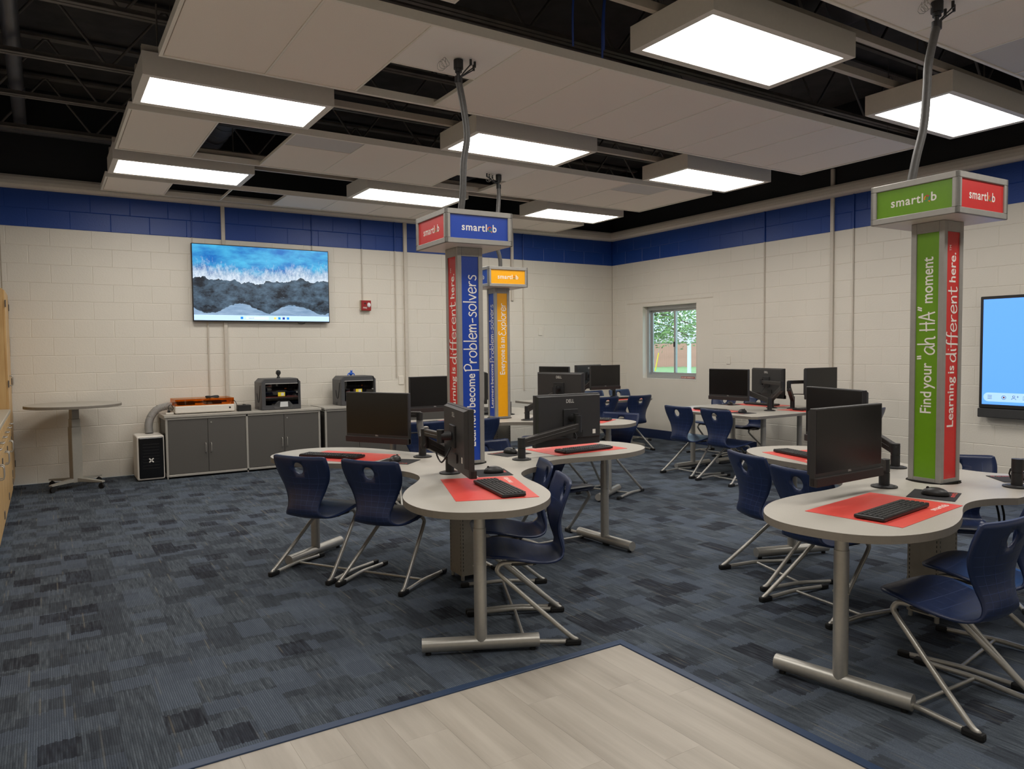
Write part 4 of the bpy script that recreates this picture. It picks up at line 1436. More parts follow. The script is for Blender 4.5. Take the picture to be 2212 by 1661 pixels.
def arm(bx, by, mx, my, mz, face, label, zt=HT, elbow=None):
    """articulated arm from a base on the desk to the back of a monitor"""
    t = thing('monitor_arm', label, 'monitor arm', (bx, by, zt), 0, 'black monitor arms clamped to the desks')
    link('base_plate', me_base, t)
    link('post', me_post, t)
    f = Vector((math.cos(R(face)), math.sin(R(face)), 0))
    V = Vector((mx, my, mz)) - Vector((bx, by, zt)) - f * .054        # plate centre, local
    K = V - f * .075                                                  # knuckle axis
    P0 = Vector((0, 0, .108))
    E_ = Vector((K.x, K.y, K.z - .055)) if elbow is None else Vector(elbow)
    def beam(a, b, w, h, name, par):
        a, b = Vector(a), Vector(b)
        d = (b - a)
        L = d.length
        x = d.normalized()
        s = Vector((0, 0, 1)).cross(x)
        s = s.normalized() if s.length > 1e-4 else Vector((0, 1, 0))
        u = x.cross(s)
        T = Matrix(((x.x, s.x, u.x, a.x), (x.y, s.y, u.y, a.y), (x.z, s.z, u.z, a.z), (0, 0, 0, 1)))
        mb = MB().rbox(-.012, L + .012, -w / 2, w / 2, -h / 2, h / 2, .006, 2, T)
        mb.rbox(.03, L - .03, -w / 2 - .002, w / 2 + .002, -.002, .002, .0009, 1, T)
        return mb.build(name, M_arm, par)
    beam(P0, E_, .042, .056, 'spring_arm', t)
    MB().cyl((E_.x, E_.y, E_.z - .035), (E_.x, E_.y, E_.z + .075), .023, n=16).build('elbow', M_black2, t)
    beam(Vector((E_.x, E_.y, K.z)), K + f * .03, .03, .04, 'link_bar', t)
    MB().cyl(K + f * .02 - Vector((0, 0, .035)), K + f * .02 + Vector((0, 0, .035)), .02, n=14).build('tilt_head', M_black2, t)
    MB().cyl(K + f * .02, V, .024, n=14).build('tilt_pivot', M_black2, t)
    c1 = smooth_path([V + Vector((0, 0, -.06)), V - f * .05 + Vector((0, 0, -.14)), E_ * .6 + Vector((.02, .02, .02)), Vector((.03, .02, .10)), Vector((.035, .03, .01))], 5)
    MB().tube(c1, .0045, 6).build('cable', M_cable, t)
    return t
def cs(a): return Vector((math.cos(R(a)), math.sin(R(a)), 0))
def local(pos, ang, u, v):
    c = cs(ang)
    return (pos[0] + c.x * u - c.y * v, pos[1] + c.y * u + c.x * v)

mons = {
 'A_left': (1.95, 4.83, .803, -150, local(A0, 124, .385, -.11), 'the left desk of the red and blue tower'),
 'A_front': (1.87, 3.47, .795, -16, local(A0, -116, .40, -.115), 'the front desk of the red and blue tower, seen from behind'),
 'A_right': (3.0, 4.035, .786, 89, local(A0, 4, .335, -.14), 'the right desk of the red and blue tower, largest back view'),
 'B_front': (4.36, 5.96, .858, 22, local(B0, -60, .38, -.115), 'the front desk of the yellow tower, back view'),
 'B_left': (3.27, 6.60, .835, -92, local(B0, 180, .38, -.115), 'the left desk of the yellow tower'),
 'B_back': (4.24, 7.30, .84, 155, local(B0, 60, .38, -.115), 'the desk behind the yellow tower'),
 'D_left': (4.07, 2.74, .836, 160, local(D0, 71, .40, -.11), 'the desk behind left of the green tower'),
 'D_front': (3.15, 2.05, .815, -88.5, local(D0, -168, .365, -.12), 'the nearest right desk, left of the green tower'),
 'D_right': (4.62, 1.42, .83, 41, local(D0, -49, .345, -.115), 'the desk right of the green tower, at the photo edge'),
 'E1': (6.52, 5.71, .847, -177, (6.86, 5.42), 'the window peninsula, screen towards the two near chairs'),
 'E2': (7.27, 5.76, .838, -11, (7.20, 5.66), 'the window peninsula, back view left of the tallest screen'),
 'E3': (7.46, 5.19, .849, -92, (7.30, 5.45), 'the near end of the window peninsula, rightmost there'),
 'F1': (6.84, 8.27, .852, -91, (7.15, 8.44), 'the far corner desk, screen side, closest to the window'),
 'F2': (6.80, 8.62, .852, 98, (6.60, 8.52), 'the far corner desk, back view'),
 'F3': (6.10, 8.50, .845, 196, (6.28, 8.36), 'the far corner desk, leftmost screen'),
}
for k, (x, y, z, f, b, wh) in mons.items():
    monitor(x, y, z, f, 'black monitor on ' + wh)
    arm(b[0], b[1], x, y, z + MH / 2 + .015, f, 'black monitor arm on ' + wh, HT if k[0] in 'ABD' else HT - .006, ELB.get(k))

# ================================================================== MATS, KEYBOARDS, MICE
def kb_mesh():
    k = MB().rbox(-.22, .22, -.062, .062, .003, .018, .004, 2).mesh('keyboard_case', M_black)
    q = MB()
    r2 = random.Random(1)
    for r in range(6):
        y = .048 - r * .0192
        x = -.212
        while x < .205:
            wdt = .0165
            if r == 5 and -.13 < x < -.02: wdt = .11
            if r in (2, 3, 4) and x < -.20: wdt = .026
            e = min(x + wdt, .211)
            if not (.088 < (x + e) / 2 < .098 or .148 < (x + e) / 2 < .156):
                q.add([(x, y - .0165, .018), (e, y - .0165, .018), (e, y, .018), (x, y, .018), (x + .002, y - .0145, .0225), (e - .002, y - .0145, .0225), (e - .002, y - .002, .0225), (x + .002, y - .002, .0225)],
                      [(4, 5, 6, 7), (0, 1, 5, 4), (1, 2, 6, 5), (2, 3, 7, 6), (3, 0, 4, 7)])
            x = e + .0025
    f = [MB().rbox(-.2, -.18, -.06, .06, 0, .004, .001, 1).mesh('rubber_foot', M_rubber), MB().rbox(.18, .2, -.06, .06, 0, .004, .001, 1).mesh('rubber_foot', M_rubber)]
    return k, q.mesh('keys', mat('keycap', srgb(38, 38, 38), .5, noise=.05)), f
KBM = kb_mesh()
def keyboard(x, y, z, rz, label):
    t = thing('keyboard', label, 'keyboard', (x, y, z), rz, 'black keyboards on the red desk mats')
    c = link('keyboard_case', KBM[0], t)
    tag(link('keys', KBM[1], c), kind='stuff')
    for q in KBM[2]:
        link('rubber_foot', q, t)
def mouse_meshes():
    body = MB().ell((0, 0, .006), .060, .034, .034, 18, 10, None, -.15)
    wheel = MB().cyl((.032, -.004, .034), (.032, .004, .034), .007, n=10)
    seam = MB().box(.0, .052, -.0006, .0006, .030, .0345)
    return body.mesh('mouse_body', M_black), wheel.mesh('scroll_wheel', M_rubber), seam.mesh('button_seam', M_rubber)
MSM = mouse_meshes()
def mouse(x, y, z, rz, label):
    t = thing('computer_mouse', label, 'mouse', (x, y, z), rz, 'black mice on the small pads')
    b = link('mouse_body', MSM[0], t)
    link('scroll_wheel', MSM[1], b)
def mat_obj(x, y, z, rz, label):
    t = thing('desk_mat', label, 'desk mat', (x, y, z), rz, 'red desk mats')
    s = MB().rbox(-.305, .305, -.203, .203, 0, .0022, .0008, 1).build('mat_sheet', M_red, t)
    logo('logo', frame_T((.185, -.15, .0024), (1, 0, 0), (0, 1, 0)), .16, s, ring=False)
def pad_obj(x, y, z, rz, label):
    t = thing('mouse_pad', label, 'mouse pad', (x, y, z), rz, 'small black mouse pads')
    s = MB().rbox(-.115, .115, -.10, .10, 0, .003, .001, 1).build('pad_sheet', mat('pad_cloth', srgb(34, 33, 36), .85, noise=.1), t)
    logo('logo', frame_T((.04, -.075, .0032), (1, 0, 0), (0, 1, 0)), .12, s, ink=M_red)
st_lbl = {'A-116': 'front desk of the red and blue tower', 'A4': 'right desk of the red and blue tower', 'A124': 'left desk of the red and blue tower',
          'D-168': 'nearest right desk beside green tower', 'D71': 'desk behind left of the green tower', 'D-49': 'desk right of green tower at photo edge',
          'B-60': 'front desk of the yellow tower', 'B60': 'desk behind the yellow tower', 'B180': 'left desk of the yellow tower'}
tweak = {'A-116': (6, 15), 'D-168': (-5, -5), 'A4': (-3, 0)}
offs = {'A4': (.935, .015, .92, -.09)}
for nm, pos in (('A', A0), ('D', D0), ('B', B0)):
    for ang in {'A': (-116, 4, 124), 'D': (-168, 71, -49), 'B': (-60, 60, 180)}[nm]:
        key = nm + str(ang)
        lb = st_lbl[key]
        m_t, k_t = tweak.get(key, (0, 4))
        u = R(ang)
        # the user sits on the +v side and looks towards -v: text reads from there, so x runs along -u
        mu, mv, ku, kv = offs.get(key, (.885, .06, .955, .115))
        x, y = local(pos, ang, mu, mv)
        mat_obj(x, y, HT, u + PI + R(m_t), 'red desk mat on the ' + lb)
        x, y = local(pos, ang, ku, kv)
        keyboard(x, y, HT + .0022, u + PI + R(k_t), 'black keyboard on the ' + lb)
        x, y = local(pos, ang, .43, .125)
        pad_obj(x, y, HT, u + PI + R(8), 'small black mouse pad on the ' + lb)
        x, y = local(pos, ang, .445, .135)
        mouse(x, y, HT + .003, u - PI / 2 + R(8), 'black mouse on the ' + lb)
ZE = HT - .006
for (x, y, rz, lb) in ((6.40, 5.86, -92, 'near side of the window peninsula'), (7.47, 6.02, 90, 'wall side of the window peninsula'), (7.32, 5.24, 0, 'near end of the window peninsula'),
                       (6.88, 8.0, 0, 'chair side of the far corner desk')):
    mat_obj(x, y, ZE, R(rz), 'red desk mat on the ' + lb)
    keyboard(x, y, ZE + .0022, R(rz), 'black keyboard on the ' + lb)
pad_obj(6.40, 5.42, ZE, R(-92), 'small black mouse pad on near side of window peninsula')
mouse(6.42, 5.43, ZE + .003, R(0), 'black mouse on the near side of the window peninsula')
pad_obj(7.22, 6.30, ZE, R(-92), 'small black mouse pad on far end of window peninsula')
mouse(7.22, 6.30, ZE + .003, R(30), 'black mouse on the far end of the window peninsula')

# ================================================================== TELEVISION AND INTERACTIVE DISPLAY
tv = thing('television', 'large wall television showing an aerial beach wallpaper', 'television', (1.547, YB, 1.822))
TW, TH = 1.70, .952
MB().rbox(0, TW, -.075, -.035, 0, TH, .004, 1).build('housing', M_black, tv)
B(.43, TW - .43, -.035, -.012, .2, TH - .2).build('wall_bracket', M_black2, tv)
B(.43, 1.45, -.037, -.033, .15, .8).build('back_box', M_black, tv)
scn = MB().add([(.010, -.0754, .018), (TW - .010, -.0754, .018), (TW - .010, -.0754, TH - .010), (.010, -.0754, TH - .010), (.010, -.0752, .018), (TW - .010, -.0752, .018), (TW - .010, -.0752, TH - .010), (.010, -.0752, TH - .010)],
               [(0, 1, 2, 3), (4, 7, 6, 5)]).build('screen', M_beach, tv)
def glow(name, c, s=1.0):
    m = mat(name, c, .3, noise=.0, emit=s)
    return m
tb = B(.010, TW - .010, -.0762, -.0756, .018, .085).build('taskbar', glow('taskbar_glow', srgb(176, 206, 240), .95), tv)
ic = [(.555, srgb(0, 120, 215)), (.965, srgb(240, 200, 100)), (1.02, srgb(20, 130, 210)), (1.075, srgb(30, 50, 140)), (1.13, srgb(20, 120, 220))]
for k, (x, c) in enumerate(ic):
    B(x, x + .03, -.0766, -.0763, .037, .066).build('taskbar_icon', glow('icon_glow_%d' % k, c, .9), tb)
B(.62, .9, -.0766, -.0763, .034, .069).build('search_field', glow('search_glow', srgb(200, 222, 246), .95), tb)
mb = MB()
v_, f_, a_, b_ = text_flat('Search')
mb.add([(x * .026, y * .026, 0) for x, y, z in v_], f_, False, frame_T((.65, -.0768, .042), (1, 0, 0), (0, 0, 1)))
mb.build('search_text', mat('search_ink', srgb(120, 140, 170), .5, noise=.01), tb)
MB().tube(smooth_path([(1.27, -.03, 0.02), (1.30, -.04, -.012), (1.36, -.04, -.012), (1.40, -.03, .02)], 4), .004, 6).build('cable', M_cable, tv)

dp = thing('interactive_display', 'large interactive display glowing blue on the right wall', 'display', (XR, 3.817, .70), -PI / 2)
DW, DH = 1.72, 1.03
MB().rbox(0, DW, -.11, -.05, .095, .095 + DH + .105, .006, 1).build('housing', M_black, dp)
B(.3, DW - .3, -.05, 0, .25, .95).build('wall_mount', M_black2, dp)
B(.03, DW - .03, -.1106, -.1101, .135, .095 + DH + .075).build('screen', glow('display_blue', srgb(92, 156, 246), .95), dp)
MB().rbox(-.01, DW + .01, -.115, -.04, .0, .092, .006, 1).build('speaker_tray', mat('tray_gray', srgb(52, 52, 52), .6, noise=.05), dp)
bar = RB(.045, .52, -.112, -.111, .165, .255, .0004, 1)
bar = MB()
pts = [(.09 + .045 * math.cos(a), .21 + .045 * math.sin(a)) for a in [R(90 + 15 * k) for k in range(13)]] + [(.56 + .045 * math.cos(a), .21 + .045 * math.sin(a)) for a in [R(-90 + 15 * k) for k in range(13)]]
bar.add([(x, -.1114, z) for x, z in pts], [tuple(range(len(pts)))])
tbo = bar.build('toolbar', glow('toolbar_glow', srgb(160, 198, 250), .95), dp)
icb = MB()
for k in (-1, 0, 1):
    icb.box(.085, .125, -.1122, -.1117, .21 + k * .016 - .002, .21 + k * .016 + .002)
icb.tube([(.235 + .019 * math.cos(a), -.112, .21 + .019 * math.sin(a)) for a in [2 * PI * k / 18 for k in range(18)]], .002, 4, closed=True)
icb.tube([(.325 + .010 * math.cos(a), -.112, .222 + .010 * math.sin(a)) for a in [2 * PI * k / 12 for k in range(12)]], .002, 4, closed=True)
icb.tube([(.325 + .02 * math.cos(a), -.112, .192 + .014 * math.sin(a)) for a in [PI * k / 10 for k in range(11)]] + [(.305, -.112, .192)], .002, 4)
icb.box(.35, .37, -.1122, -.1117, .219, .222).box(.3585, .3615, -.1122, -.1117, .21, .231)
icb.tube([(.41, -.112, .192), (.45, -.112, .192), (.45, -.112, .226), (.41, -.112, .226)], .002, 4, closed=True)
icb.add([(.425, -.1122, .202), (.44, -.1122, .209), (.425, -.1122, .216)], [(0, 1, 2)])
icb.box(.50, .54, -.1122, -.1117, .205, .208).box(.50, .54, -.1122, -.1117, .216, .219)
icb.build('toolbar_icons', mat('icon_ink', srgb(40, 70, 120), .5, noise=.01), tbo)
MB().cyl((.235, -.1125, .21), (.235, -.1118, .21), .009, n=14).build('record_dot', mat('record_red', srgb(150, 40, 60), .5, noise=.01), tbo)

# ================================================================== GRAY CABINETS AND WHAT STANDS ON THEM
CH, CF, CD = .73, 9.15, 9.715
def gray_cabinet(x0, x1, label):
    t = thing('storage_cabinet', label, 'cabinet', (x0, CF, 0), 0, 'gray steel framed storage cabinets')
    L, D = x1 - x0, CD - CF
    MB().rbox(-.012, L + .012, -.015, D, CH - .028, CH, .004, 2).build('worktop', M_table, t)
    B(.012, L - .012, .022, D - .01, .05, CH - .03).build('carcass', M_cabdoor, t)
    fr = MB()
    for xx in (0, L / 2 - .0125, L - .025):
        fr.rbox(xx, xx + .025, 0, .025, .022, CH - .028, .003, 1)
        fr.rbox(xx, xx + .025, D - .03, D - .005, .022, CH - .028, .003, 1)
    for zz in (.022, CH - .055):
        fr.rbox(.025, L - .025, .0, .025, zz, zz + .025, .003, 1)
        for xx in (0, L - .025):
            fr.rbox(xx, xx + .025, .025, D - .03, zz, zz + .025, .003, 1)
    fr.build('frame', M_cabframe, t)
    for xx in (.012, L / 2, L - .012):
        for yy in (.012, D - .02):
            MB().cyl((xx, yy, 0), (xx, yy, .022), .010, n=8).build('levelling_foot', M_metal, t)
    for b in (0, 1):
        a0, a1 = (.027, L / 2 - .0145) if b == 0 else (L / 2 + .0145, L - .027)
        m = (a0 + a1) / 2
        for s, (p, q) in enumerate(((a0, m - .002), (m + .002, a1))):
            d = RB(p, q, .004, .022, .05, CH - .058, .002, 1).build('door', M_cabdoor, t)
            hx = q - .028 if s == 0 else p + .028
            MB().tube(smooth_path([(hx, .004, .28), (hx, -.022, .285), (hx, -.024, .335), (hx, -.022, .385), (hx, .004, .39)], 3), .0045, 8).build('handle', M_metal, d)
            if s == 1:
                MB().cyl((p + .035, -.002, CH - .10), (p + .035, .006, CH - .10), .009, n=12).build('lock', M_metal, d)
    return t
gray_cabinet(1.135, 2.925, 'gray two bay cabinet under the laser cutter')
gray_cabinet(2.985, 4.775, 'gray two bay cabinet partly hidden by the front monitor')

lc = thing('laser_cutter', 'white desktop laser cutter with amber lid on the gray cabinet', 'laser cutter', (1.255, 9.25, CH))
LW, LD = .66, .40
MB().rbox(0, LW, 0, LD, .008, .095, .014, 3).build('body', M_white, lc)
for (xx, yy) in ((.05, .05), (LW - .05, .05), (.05, LD - .05), (LW - .05, LD - .05)):
    MB().cyl((xx, yy, 0), (xx, yy, .012), .015, n=8).build('foot', M_rubber, lc)
lid = MB()
for (a, b, c, d, e, f) in ((.005, LW - .005, .005, .011, .096, .165), (.005, LW - .005, LD - .011, LD - .005, .096, .165), (.005, .011, .011, LD - .011, .096, .165), (LW - .011, LW - .005, .011, LD - .011, .096, .165), (.005, LW - .005, .005, LD - .005, .165, .171)):
    lid.box(a, b, c, d, e, f)
lid.build('lid', M_amber, lc)
B(.06, .24, .14, .30, .096, .135).build('laser_carriage', M_black, lc)
B(.36, .54, .14, .30, .096, .135).build('laser_carriage', M_black, lc)
B(.03, LW - .03, .31, .33, .105, .125).build('gantry', M_black, lc)
MB().cyl((LW - .055, -.002, .055), (LW - .055, .002, .055), .011, n=14).build('power_button', M_black, lc)
cb = MB()
for q in range(4):
    cb.tube([(.075 * math.cos(u) , .02 * math.sin(u) + .006 * q, .012 + .006 * math.sin(2 * u) + .004 * q) for u in [2 * PI * k / 12 for k in range(12)]], .004, 6, closed=True)
cb.build('coiled_cable', M_cable, None, (1.255 + .43, 9.36, CH + .166), label='coiled black cable lying on the amber laser cutter lid', cat='cable')
ad = thing('power_adapter', 'black power adapter box between laser cutter and 3D printer', 'power adapter', (1.955, 9.24, CH))
MB().rbox(0, .15, 0, .12, 0, .075, .006, 2).build('case', M_black, ad)
MB().rbox(.06, .09, .02, .06, .075, .083, .002, 1).build('switch', M_rubber, ad)
MB().tube(smooth_path([(.02, .12, .04), (.0, .16, .11), (-.03, .14, .13), (-.05, .13, .09)], 4), .004, 6).build('lead', M_cable, ad)
ps = thing('power_strip', 'small white power strip with a black plug beside laser cutter', 'power strip', (1.165, 9.30, CH))
MB().rbox(0, .085, 0, .05, 0, .022, .004, 2).build('body', M_white, ps)
MB().rbox(.02, .05, .01, .04, .022, .05, .005, 2).build('plug', M_black, ps)
MB().tube(smooth_path([(.035, .025, .05), (.03, .03, .09), (.06, .04, .11), (.085, .04, .07), (.07, .05, .04)], 4), .0035, 6).build('lead', M_cable, ps)

hose = thing('exhaust_hose', 'ribbed gray exhaust hose joining laser cutter and filter box', 'hose', (1.0, 9.45, .515))
path = smooth_path([(0, 0, 0), (.0, .02, .10), (.03, .04, .19), (.10, .06, .27), (.20, .05, .30), (.262, .02, .30)], 8)
MB().tube(path, .04, 14).build('hose_wall', M_hose, hose)
rb = MB()
for i in range(14, len(path) - 2):
    p0 = path[i]
    d = (path[i + 1] - path[i - 1]).normalized()
    a = d.orthogonal().normalized()
    b = d.cross(a)
    rb.tube([p0 + (a * math.cos(u) + b * math.sin(u)) * .041 for u in [2 * PI * k / 14 for k in range(14)]], .004, 5, closed=True)
rb.build('ribs', M_hose, hose)
MB().tube(path[:14], .043, 14).build('cuff', mat('cuff_gray', srgb(150, 148, 145), .5, noise=.04), hose)
fb = thing('filter_box', 'white air filter box with black front on the floor', 'air filter', (.838, 9.17, 0))
MB().rbox(0, .285, 0, .40, .012, .512, .02, 3).build('housing', M_white, fb)
MB().rbox(.018, .272, -.006, .01, .03, .495, .012, 2).build('front_panel', mat('gloss_black', srgb(14, 14, 16), .2, noise=.03), fb)
for (xx, yy) in ((.04, .04), (.245, .04), (.04, .36), (.245, .36)):
    MB().cyl((xx, yy, 0), (xx, yy, .014), .016, n=8).build('foot', M_rubber, fb)
for k in range(9):
    gr = MB().box(.06, .23, -.0072, -.0064, .14 + k * .034, .15 + k * .034)
    gr.build('vent_slat', mat('slat_gray', srgb(17, 17, 19), .4, noise=.05), fb)
xl = MB()
for a in (45, -45):
    xl.rbox(-.031, .031, -.0012, .0012, -.0065, .0065, .0005, 1, Matrix.Translation((.145, -.0085, .235)) @ Matrix.Rotation(R(a), 4, 'Y'))
xl.build('emblem', M_ink_w, fb)

def printer(x, y, label, glow_col):
    t = thing('desktop_3d_printer', label, '3D printer', (x, y, CH), 0, 'dark gray desktop 3D printers')
    PWd, PD, PHt = .485, .335, .385
    c = .045
    M_pr = mat('printer_gray', srgb(74, 74, 76), .45, noise=.06)
    prof = [(0, 0), (PWd, 0), (PWd, PHt - c), (PWd - c, PHt), (c, PHt), (0, PHt - c)]
    def ring(y_, pr): return [(a, y_, b) for a, b in pr]
    sh = MB()
    n = len(prof)
    f0, f1 = ring(.03, prof), ring(PD, prof)
    sh.add(f0 + f1, [(i, n + i, n + (i + 1) % n, (i + 1) % n) for i in range(n)])
    sh.add(f1, [tuple(range(n))[::-1]])
    # front frame around the door opening
    o0, o1, z0, z1 = .05, PWd - .035, .058, PHt - .062
    fr = [(a * .97 + PWd * .015, .0, b * .97 + .006) for a, b in prof]
    sh.add(f0 + fr, [(i, (i + 1) % n, n + (i + 1) % n, n + i) for i in range(n)])
    TX = Matrix.Rotation(PI / 2, 4, 'X')
    sh.prism([(.006, .006), (o0, .006), (o0, PHt - .006), (c, PHt - .006), (.006, PHt - c)], -.03, .002, TX)
    sh.prism([(o1, .006), (PWd - .006, .006), (PWd - .006, PHt - c), (PWd - c, PHt - .006), (o1, PHt - .006)], -.03, .002, TX)
    for (a, b, p, q) in ((o0, o1, .006, z0), (o0, o1, z1, PHt - .006)):
        sh.box(a, b, -.002, .03, p, q)
    sh.build('shell', M_pr, t)
    B(o0, o1, .03, PD - .02, z0, z0 + .006).box(o0, o1, PD - .03, PD - .02, z0, z1).build('chamber_lining', mat('chamber_black', srgb(12, 12, 14), .6, noise=.1), t)
    dr = B(o0 + .002, o1 - .002, .0, .004, z0 + .002, z1 - .002).build('door', M_dark_glass, t)
    MB().cyl((o1 - .02, -.02, .21), (o1 - .02, .0, .21), .008, n=10).build('handle', M_metal, dr)
    lb = B(.20, .285, -.0035, -.001, .165, .215).build('yellow_label', mat('label_yellow', srgb(240, 214, 40), .5, noise=.02), dr)
    B(.238, .272, -.0042, -.0036, .172, .208).build('white_patch', M_white, lb)
    for xx, yy in ((.12, .10), (.25, .14), (.36, .10)):
        MB().cyl((xx, yy, z0), (xx, yy, z1), .005, n=8).build('guide_rod', M_metal, t)
    B(.09, .40, .09, .12, .235, .26).build('gantry_bar', M_metal, t)
    RB(.29, .34, .07, .13, .225, .285, .004, 1).build('print_head', M_black, t)
    B(.30, .325, .068, .0695, .25, .262).build('head_lamp', mat('lamp_orange', srgb(240, 130, 60), .4, noise=.0, emit=.8), t)
    B(.11, .38, .06, .24, .075, .082).build('build_plate', mat('plate_blue', srgb(30, 60, 140), .4, noise=.05), t)
    B(o0, o1, .012, .02, z1 - .004, z1).build('light_strip', mat('strip_white', srgb(250, 240, 225), .4, noise=.0, emit=1.2), t)
    dk = MB().add([(.17, -.004, .008), (.36, -.004, .008), (.39, -.004, .045), (.33, -.03, .105), (.20, -.03, .105), (.14, -.004, .045), (.17, .0, .008), (.36, .0, .008), (.39, .0, .045), (.33, .0, .105), (.20, .0, .105), (.14, .0, .045)],
                  [(0, 1, 2, 3, 4, 5), (3, 2, 8, 9), (4, 3, 9, 10), (5, 4, 10, 11), (0, 5, 11, 6), (1, 0, 6, 7), (2, 1, 7, 8)]).build('console', mat('console_gray', srgb(92, 92, 93), .5, noise=.04), t)
    MB().add([(.215, -.0215, .035), (.315, -.0215, .035), (.31, -.031, .098), (.22, -.031, .098)], [(0, 1, 2, 3)]).build('touch_screen', glow('touch_glow', srgb(190, 190, 186), .35), dk)
    MB().tube(smooth_path([(-.002, .05, .30), (-.004, .10, .12), (-.004, .16, .10), (-.004, .20, .2)], 5), .003, 5).build('side_trim', M_black, t)
    B(-.001, .001, .15, .21, .0, .04).build('cable_port', M_black, t)
    return t
printer(2.215, 9.19, 'dark gray 3D printer with black bust on top, nearer laser cutter', 0)
printer(3.245, 9.27, 'dark gray 3D printer with blue figurine on top, partly hidden', 0)
bust = MB().tube(smooth_path([(0, 0, 0), (0, 0, .012), (0, 0, .024), (0, 0, .038), (0, 0, .056), (0, 0, .078), (0, 0, .092), (0, 0, .10)], 3),
                 [a for a in (.021, .021, .021, .019, .016, .014, .013, .013, .014, .017, .021, .024, .026, .027, .028, .028, .027, .025, .022, .017, .011, .004)], 12)
bust.ell((0, -.027, .06), .005, .008, .008)
bust.ell((-.027, 0, .062), .004, .006, .009).ell((.027, 0, .062), .004, .006, .009)
bust.ell((0, -.014, .044), .014, .012, .01)
bust.build('printed_bust', M_black2, None, (2.465, 9.34, CH + .385), label='small black printed head bust on top of the first printer', cat='figurine')
fg = thing('printed_figurine', 'small bright blue figurine on top of the second printer', 'figurine', (3.43, 9.40, CH + .385))
M_bf = mat('figurine_blue', srgb(24, 92, 200), .4, noise=.05)
MB().ell((0, 0, .028), .026, .02, .024).build('body', M_bf, fg)
MB().ell((.006, -.006, .056), .014, .012, .014).ell((-.006, -.006, .068), .005, .004, .008).ell((.016, -.006, .068), .005, .004, .008).build('head', M_bf, fg)
for s in (-1, 1):
    MB().tube([(s * .018, 0, .035), (s * .038, -.005, .028), (s * .046, -.01, .006)], [.009, .007, .007], 8).build('leg', M_bf, fg)

# ================================================================== ROUND STANDING TABLE
rtb = thing('round_table', 'round adjustable gray table on casters beside the wooden cabinets', 'table', (.25, 9.20, 0), R(20))
top = MB()
circ = [(.457 * math.cos(2 * PI * k / 48), .457 * math.sin(2 * PI * k / 48)) for k in range(48)]
top.prism(circ, .875, .905)
top.build('tabletop', [M_table], rtb)
MB().prism([(x * 1.003, y * 1.003) for x, y in circ], .877, .900).build('edge_band', M_edge, rtb)
M_gl = mat('lift_enamel', srgb(168, 164, 154), .45, .1, noise=.03)
for (w, z0, z1) in ((.050, .06, .66), (.044, .66, .745), (.038, .745, .86)):
    MB().rbox(-w, w, -w, w, z0, z1, .006, 2).build('lift_column', M_gl, rtb)
B(-.16, .16, -.05, .05, .86, .875).build('mounting_plate', M_black2, rtb)
for k in range(4):
    a = R(45 + 90 * k - 20)
    T = Matrix.Rotation(a, 4, 'Z')
    bm_ = MB()
    bm_.add([(.03, -.028, .07), (.03, .028, .07), (.34, .02, .07), (.34, -.02, .07), (.03, -.028, .11), (.03, .028, .11), (.34, .02, .085), (.34, -.02, .085)],
            [(0, 1, 2, 3)[::-1], (4, 7, 6, 5)[::-1], (0, 4, 5, 1), (1, 5, 6, 2), (2, 6, 7, 3), (3, 7, 4, 0)], False, T)
    l_ = bm_.build('base_leg', M_gl, rtb)
    MB().cyl(T @ Vector((.315, -.012, .03)), T @ Vector((.315, .012, .03)), .03, n=16).cyl(T @ Vector((.315, 0, .03)), T @ Vector((.315, 0, .072)), .008, n=8).build('caster', M_rubber, l_)

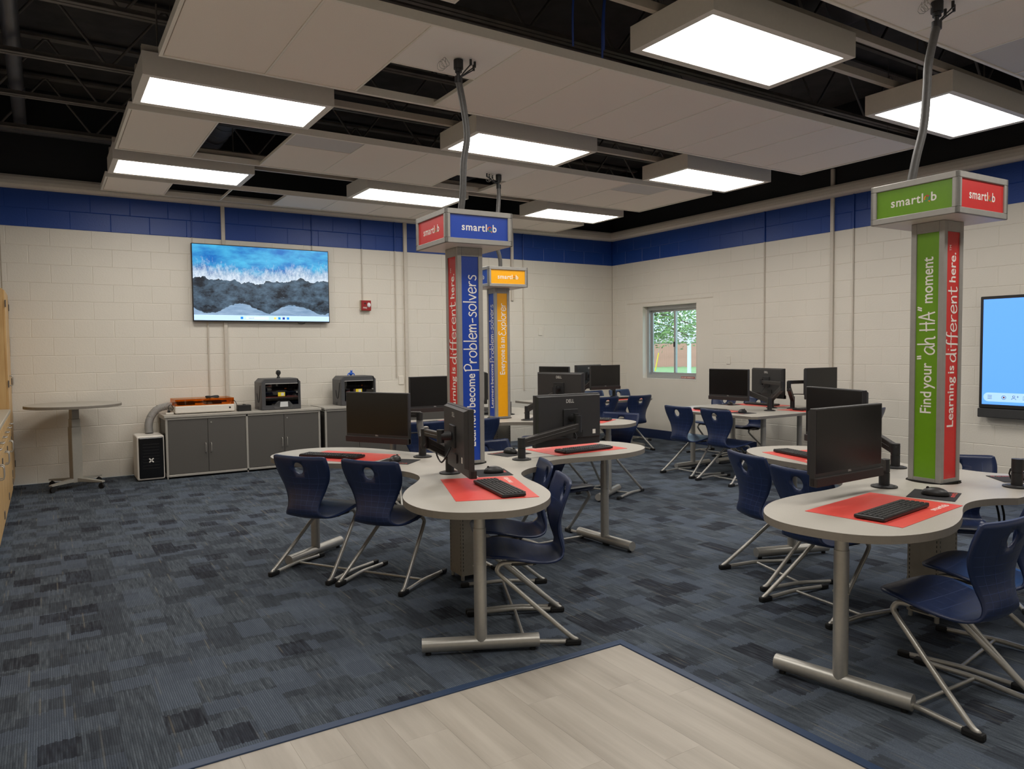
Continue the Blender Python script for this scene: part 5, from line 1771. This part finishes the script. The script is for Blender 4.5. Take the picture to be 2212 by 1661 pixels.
# ================================================================== WOODEN CABINETS ALONG THE LEFT WALL
XF = -.325
M_cnt = mat('counter_laminate', srgb(182, 174, 158), .4, noise=.05, nscale=100)
ct = thing('countertop', 'long beige countertop over the wooden base cabinets', 'countertop', (XL, 1.0, .865))
MB().rbox(0, XF + .025 - XL, 0, 7.86, 0, .035, .006, 2).build('slab', M_cnt, ct)
B(0, .02, 0, 7.86, .035, .13).build('backsplash', M_cnt, ct)
def base_cab(y0, y1, label, k):
    t = thing('base_cabinet', label, 'cabinet', (XL, y0, 0), 0, 'maple base cabinets along the left wall')
    D, L = XF - XL, y1 - y0
    B(0, D, .004, L - .004, .09, .865).build('carcass', M_wood, t)
    B(0, D - .06, .01, L - .01, 0, .09).build('toe_kick', M_basebrd, t)
    for q in range(2):
        a, b = (.012, L / 2 - .004) if q == 0 else (L / 2 + .004, L - .012)
        dw = RB(D, D + .019, a, b, .70, .85, .002, 1).build('drawer', M_wood, t)
        m = (a + b) / 2
        MB().tube(smooth_path([(D + .019, m - .05, .775), (D + .045, m - .046, .775), (D + .048, m, .775), (D + .045, m + .046, .775), (D + .019, m + .05, .775)], 3), .005, 6).build('handle', M_metal, dw)
        d = RB(D, D + .019, a, b, .10, .692, .002, 1).build('door', M_wood, t)
        hy = b - .04 if q == 0 else a + .04
        MB().tube(smooth_path([(D + .019, hy, .53), (D + .045, hy, .535), (D + .048, hy, .58), (D + .045, hy, .625), (D + .019, hy, .63)], 3), .005, 6).build('handle', M_metal, d)
        for zz in (.18, .60):
            ey = a + .004 if q == 0 else b - .004
            B(D + .019, D + .026, ey - .012, ey + .012, zz - .03, zz + .03).build('hinge', M_steel_dark, d)
bl = ['maple base cabinet farthest from the viewer, beside the round table', 'maple base cabinet second from the tall wooden cabinet', 'maple base cabinet third from the tall wooden cabinet',
      'maple base cabinet at the lower left photo edge', 'maple base cabinet left of the viewer', 'maple base cabinet nearest behind the photo edge']
for k in range(6):
    base_cab(8.84 - .92 * (k + 1), 8.84 - .92 * k, bl[k], k)
wc = thing('tall_cabinet', 'tall maple wardrobe cabinet in the left corner', 'cabinet', (XL, 8.87, 0))
D, L = XF - .005 - XL, .84
B(0, D, 0.004, L - .004, .09, 2.10).build('carcass', M_wood, wc)
B(0, D - .05, .01, L - .01, 0, .09).build('toe_kick', M_basebrd, wc)
for q in range(2):
    a, b = (.012, L / 2 - .003) if q == 0 else (L / 2 + .003, L - .012)
    d = RB(D, D + .019, a, b, .10, 2.085, .002, 1).build('door', M_wood, wc)
    hy = b - .03 if q == 0 else a + .03
    MB().tube(smooth_path([(D + .019, hy, 1.12), (D + .045, hy, 1.125), (D + .048, hy, 1.17), (D + .045, hy, 1.215), (D + .019, hy, 1.22)], 3), .005, 6).build('handle', M_metal, d)
    for zz in (.25, 1.15, 1.95):
        ey = a + .004 if q == 0 else b - .004
        B(D + .019, D + .028, ey - .012, ey + .014, zz - .035, zz + .035).build('hinge', M_steel_dark, d)

# cables hanging under the right desk
t = thing('desk_cable', 'black cables hanging under the notch of the green tower desk', 'cable', (3.83, 1.72, HT - .035))
MB().tube(smooth_path([(0, 0, 0), (-.03, -.03, -.06), (-.08, -.06, -.13)], 5), .005, 6).build('lead', M_cable, t)
MB().tube(smooth_path([(.03, -.01, 0), (-.0, -.04, -.07), (-.08, -.07, -.13)], 5), .005, 6).build('lead', M_cable, t)
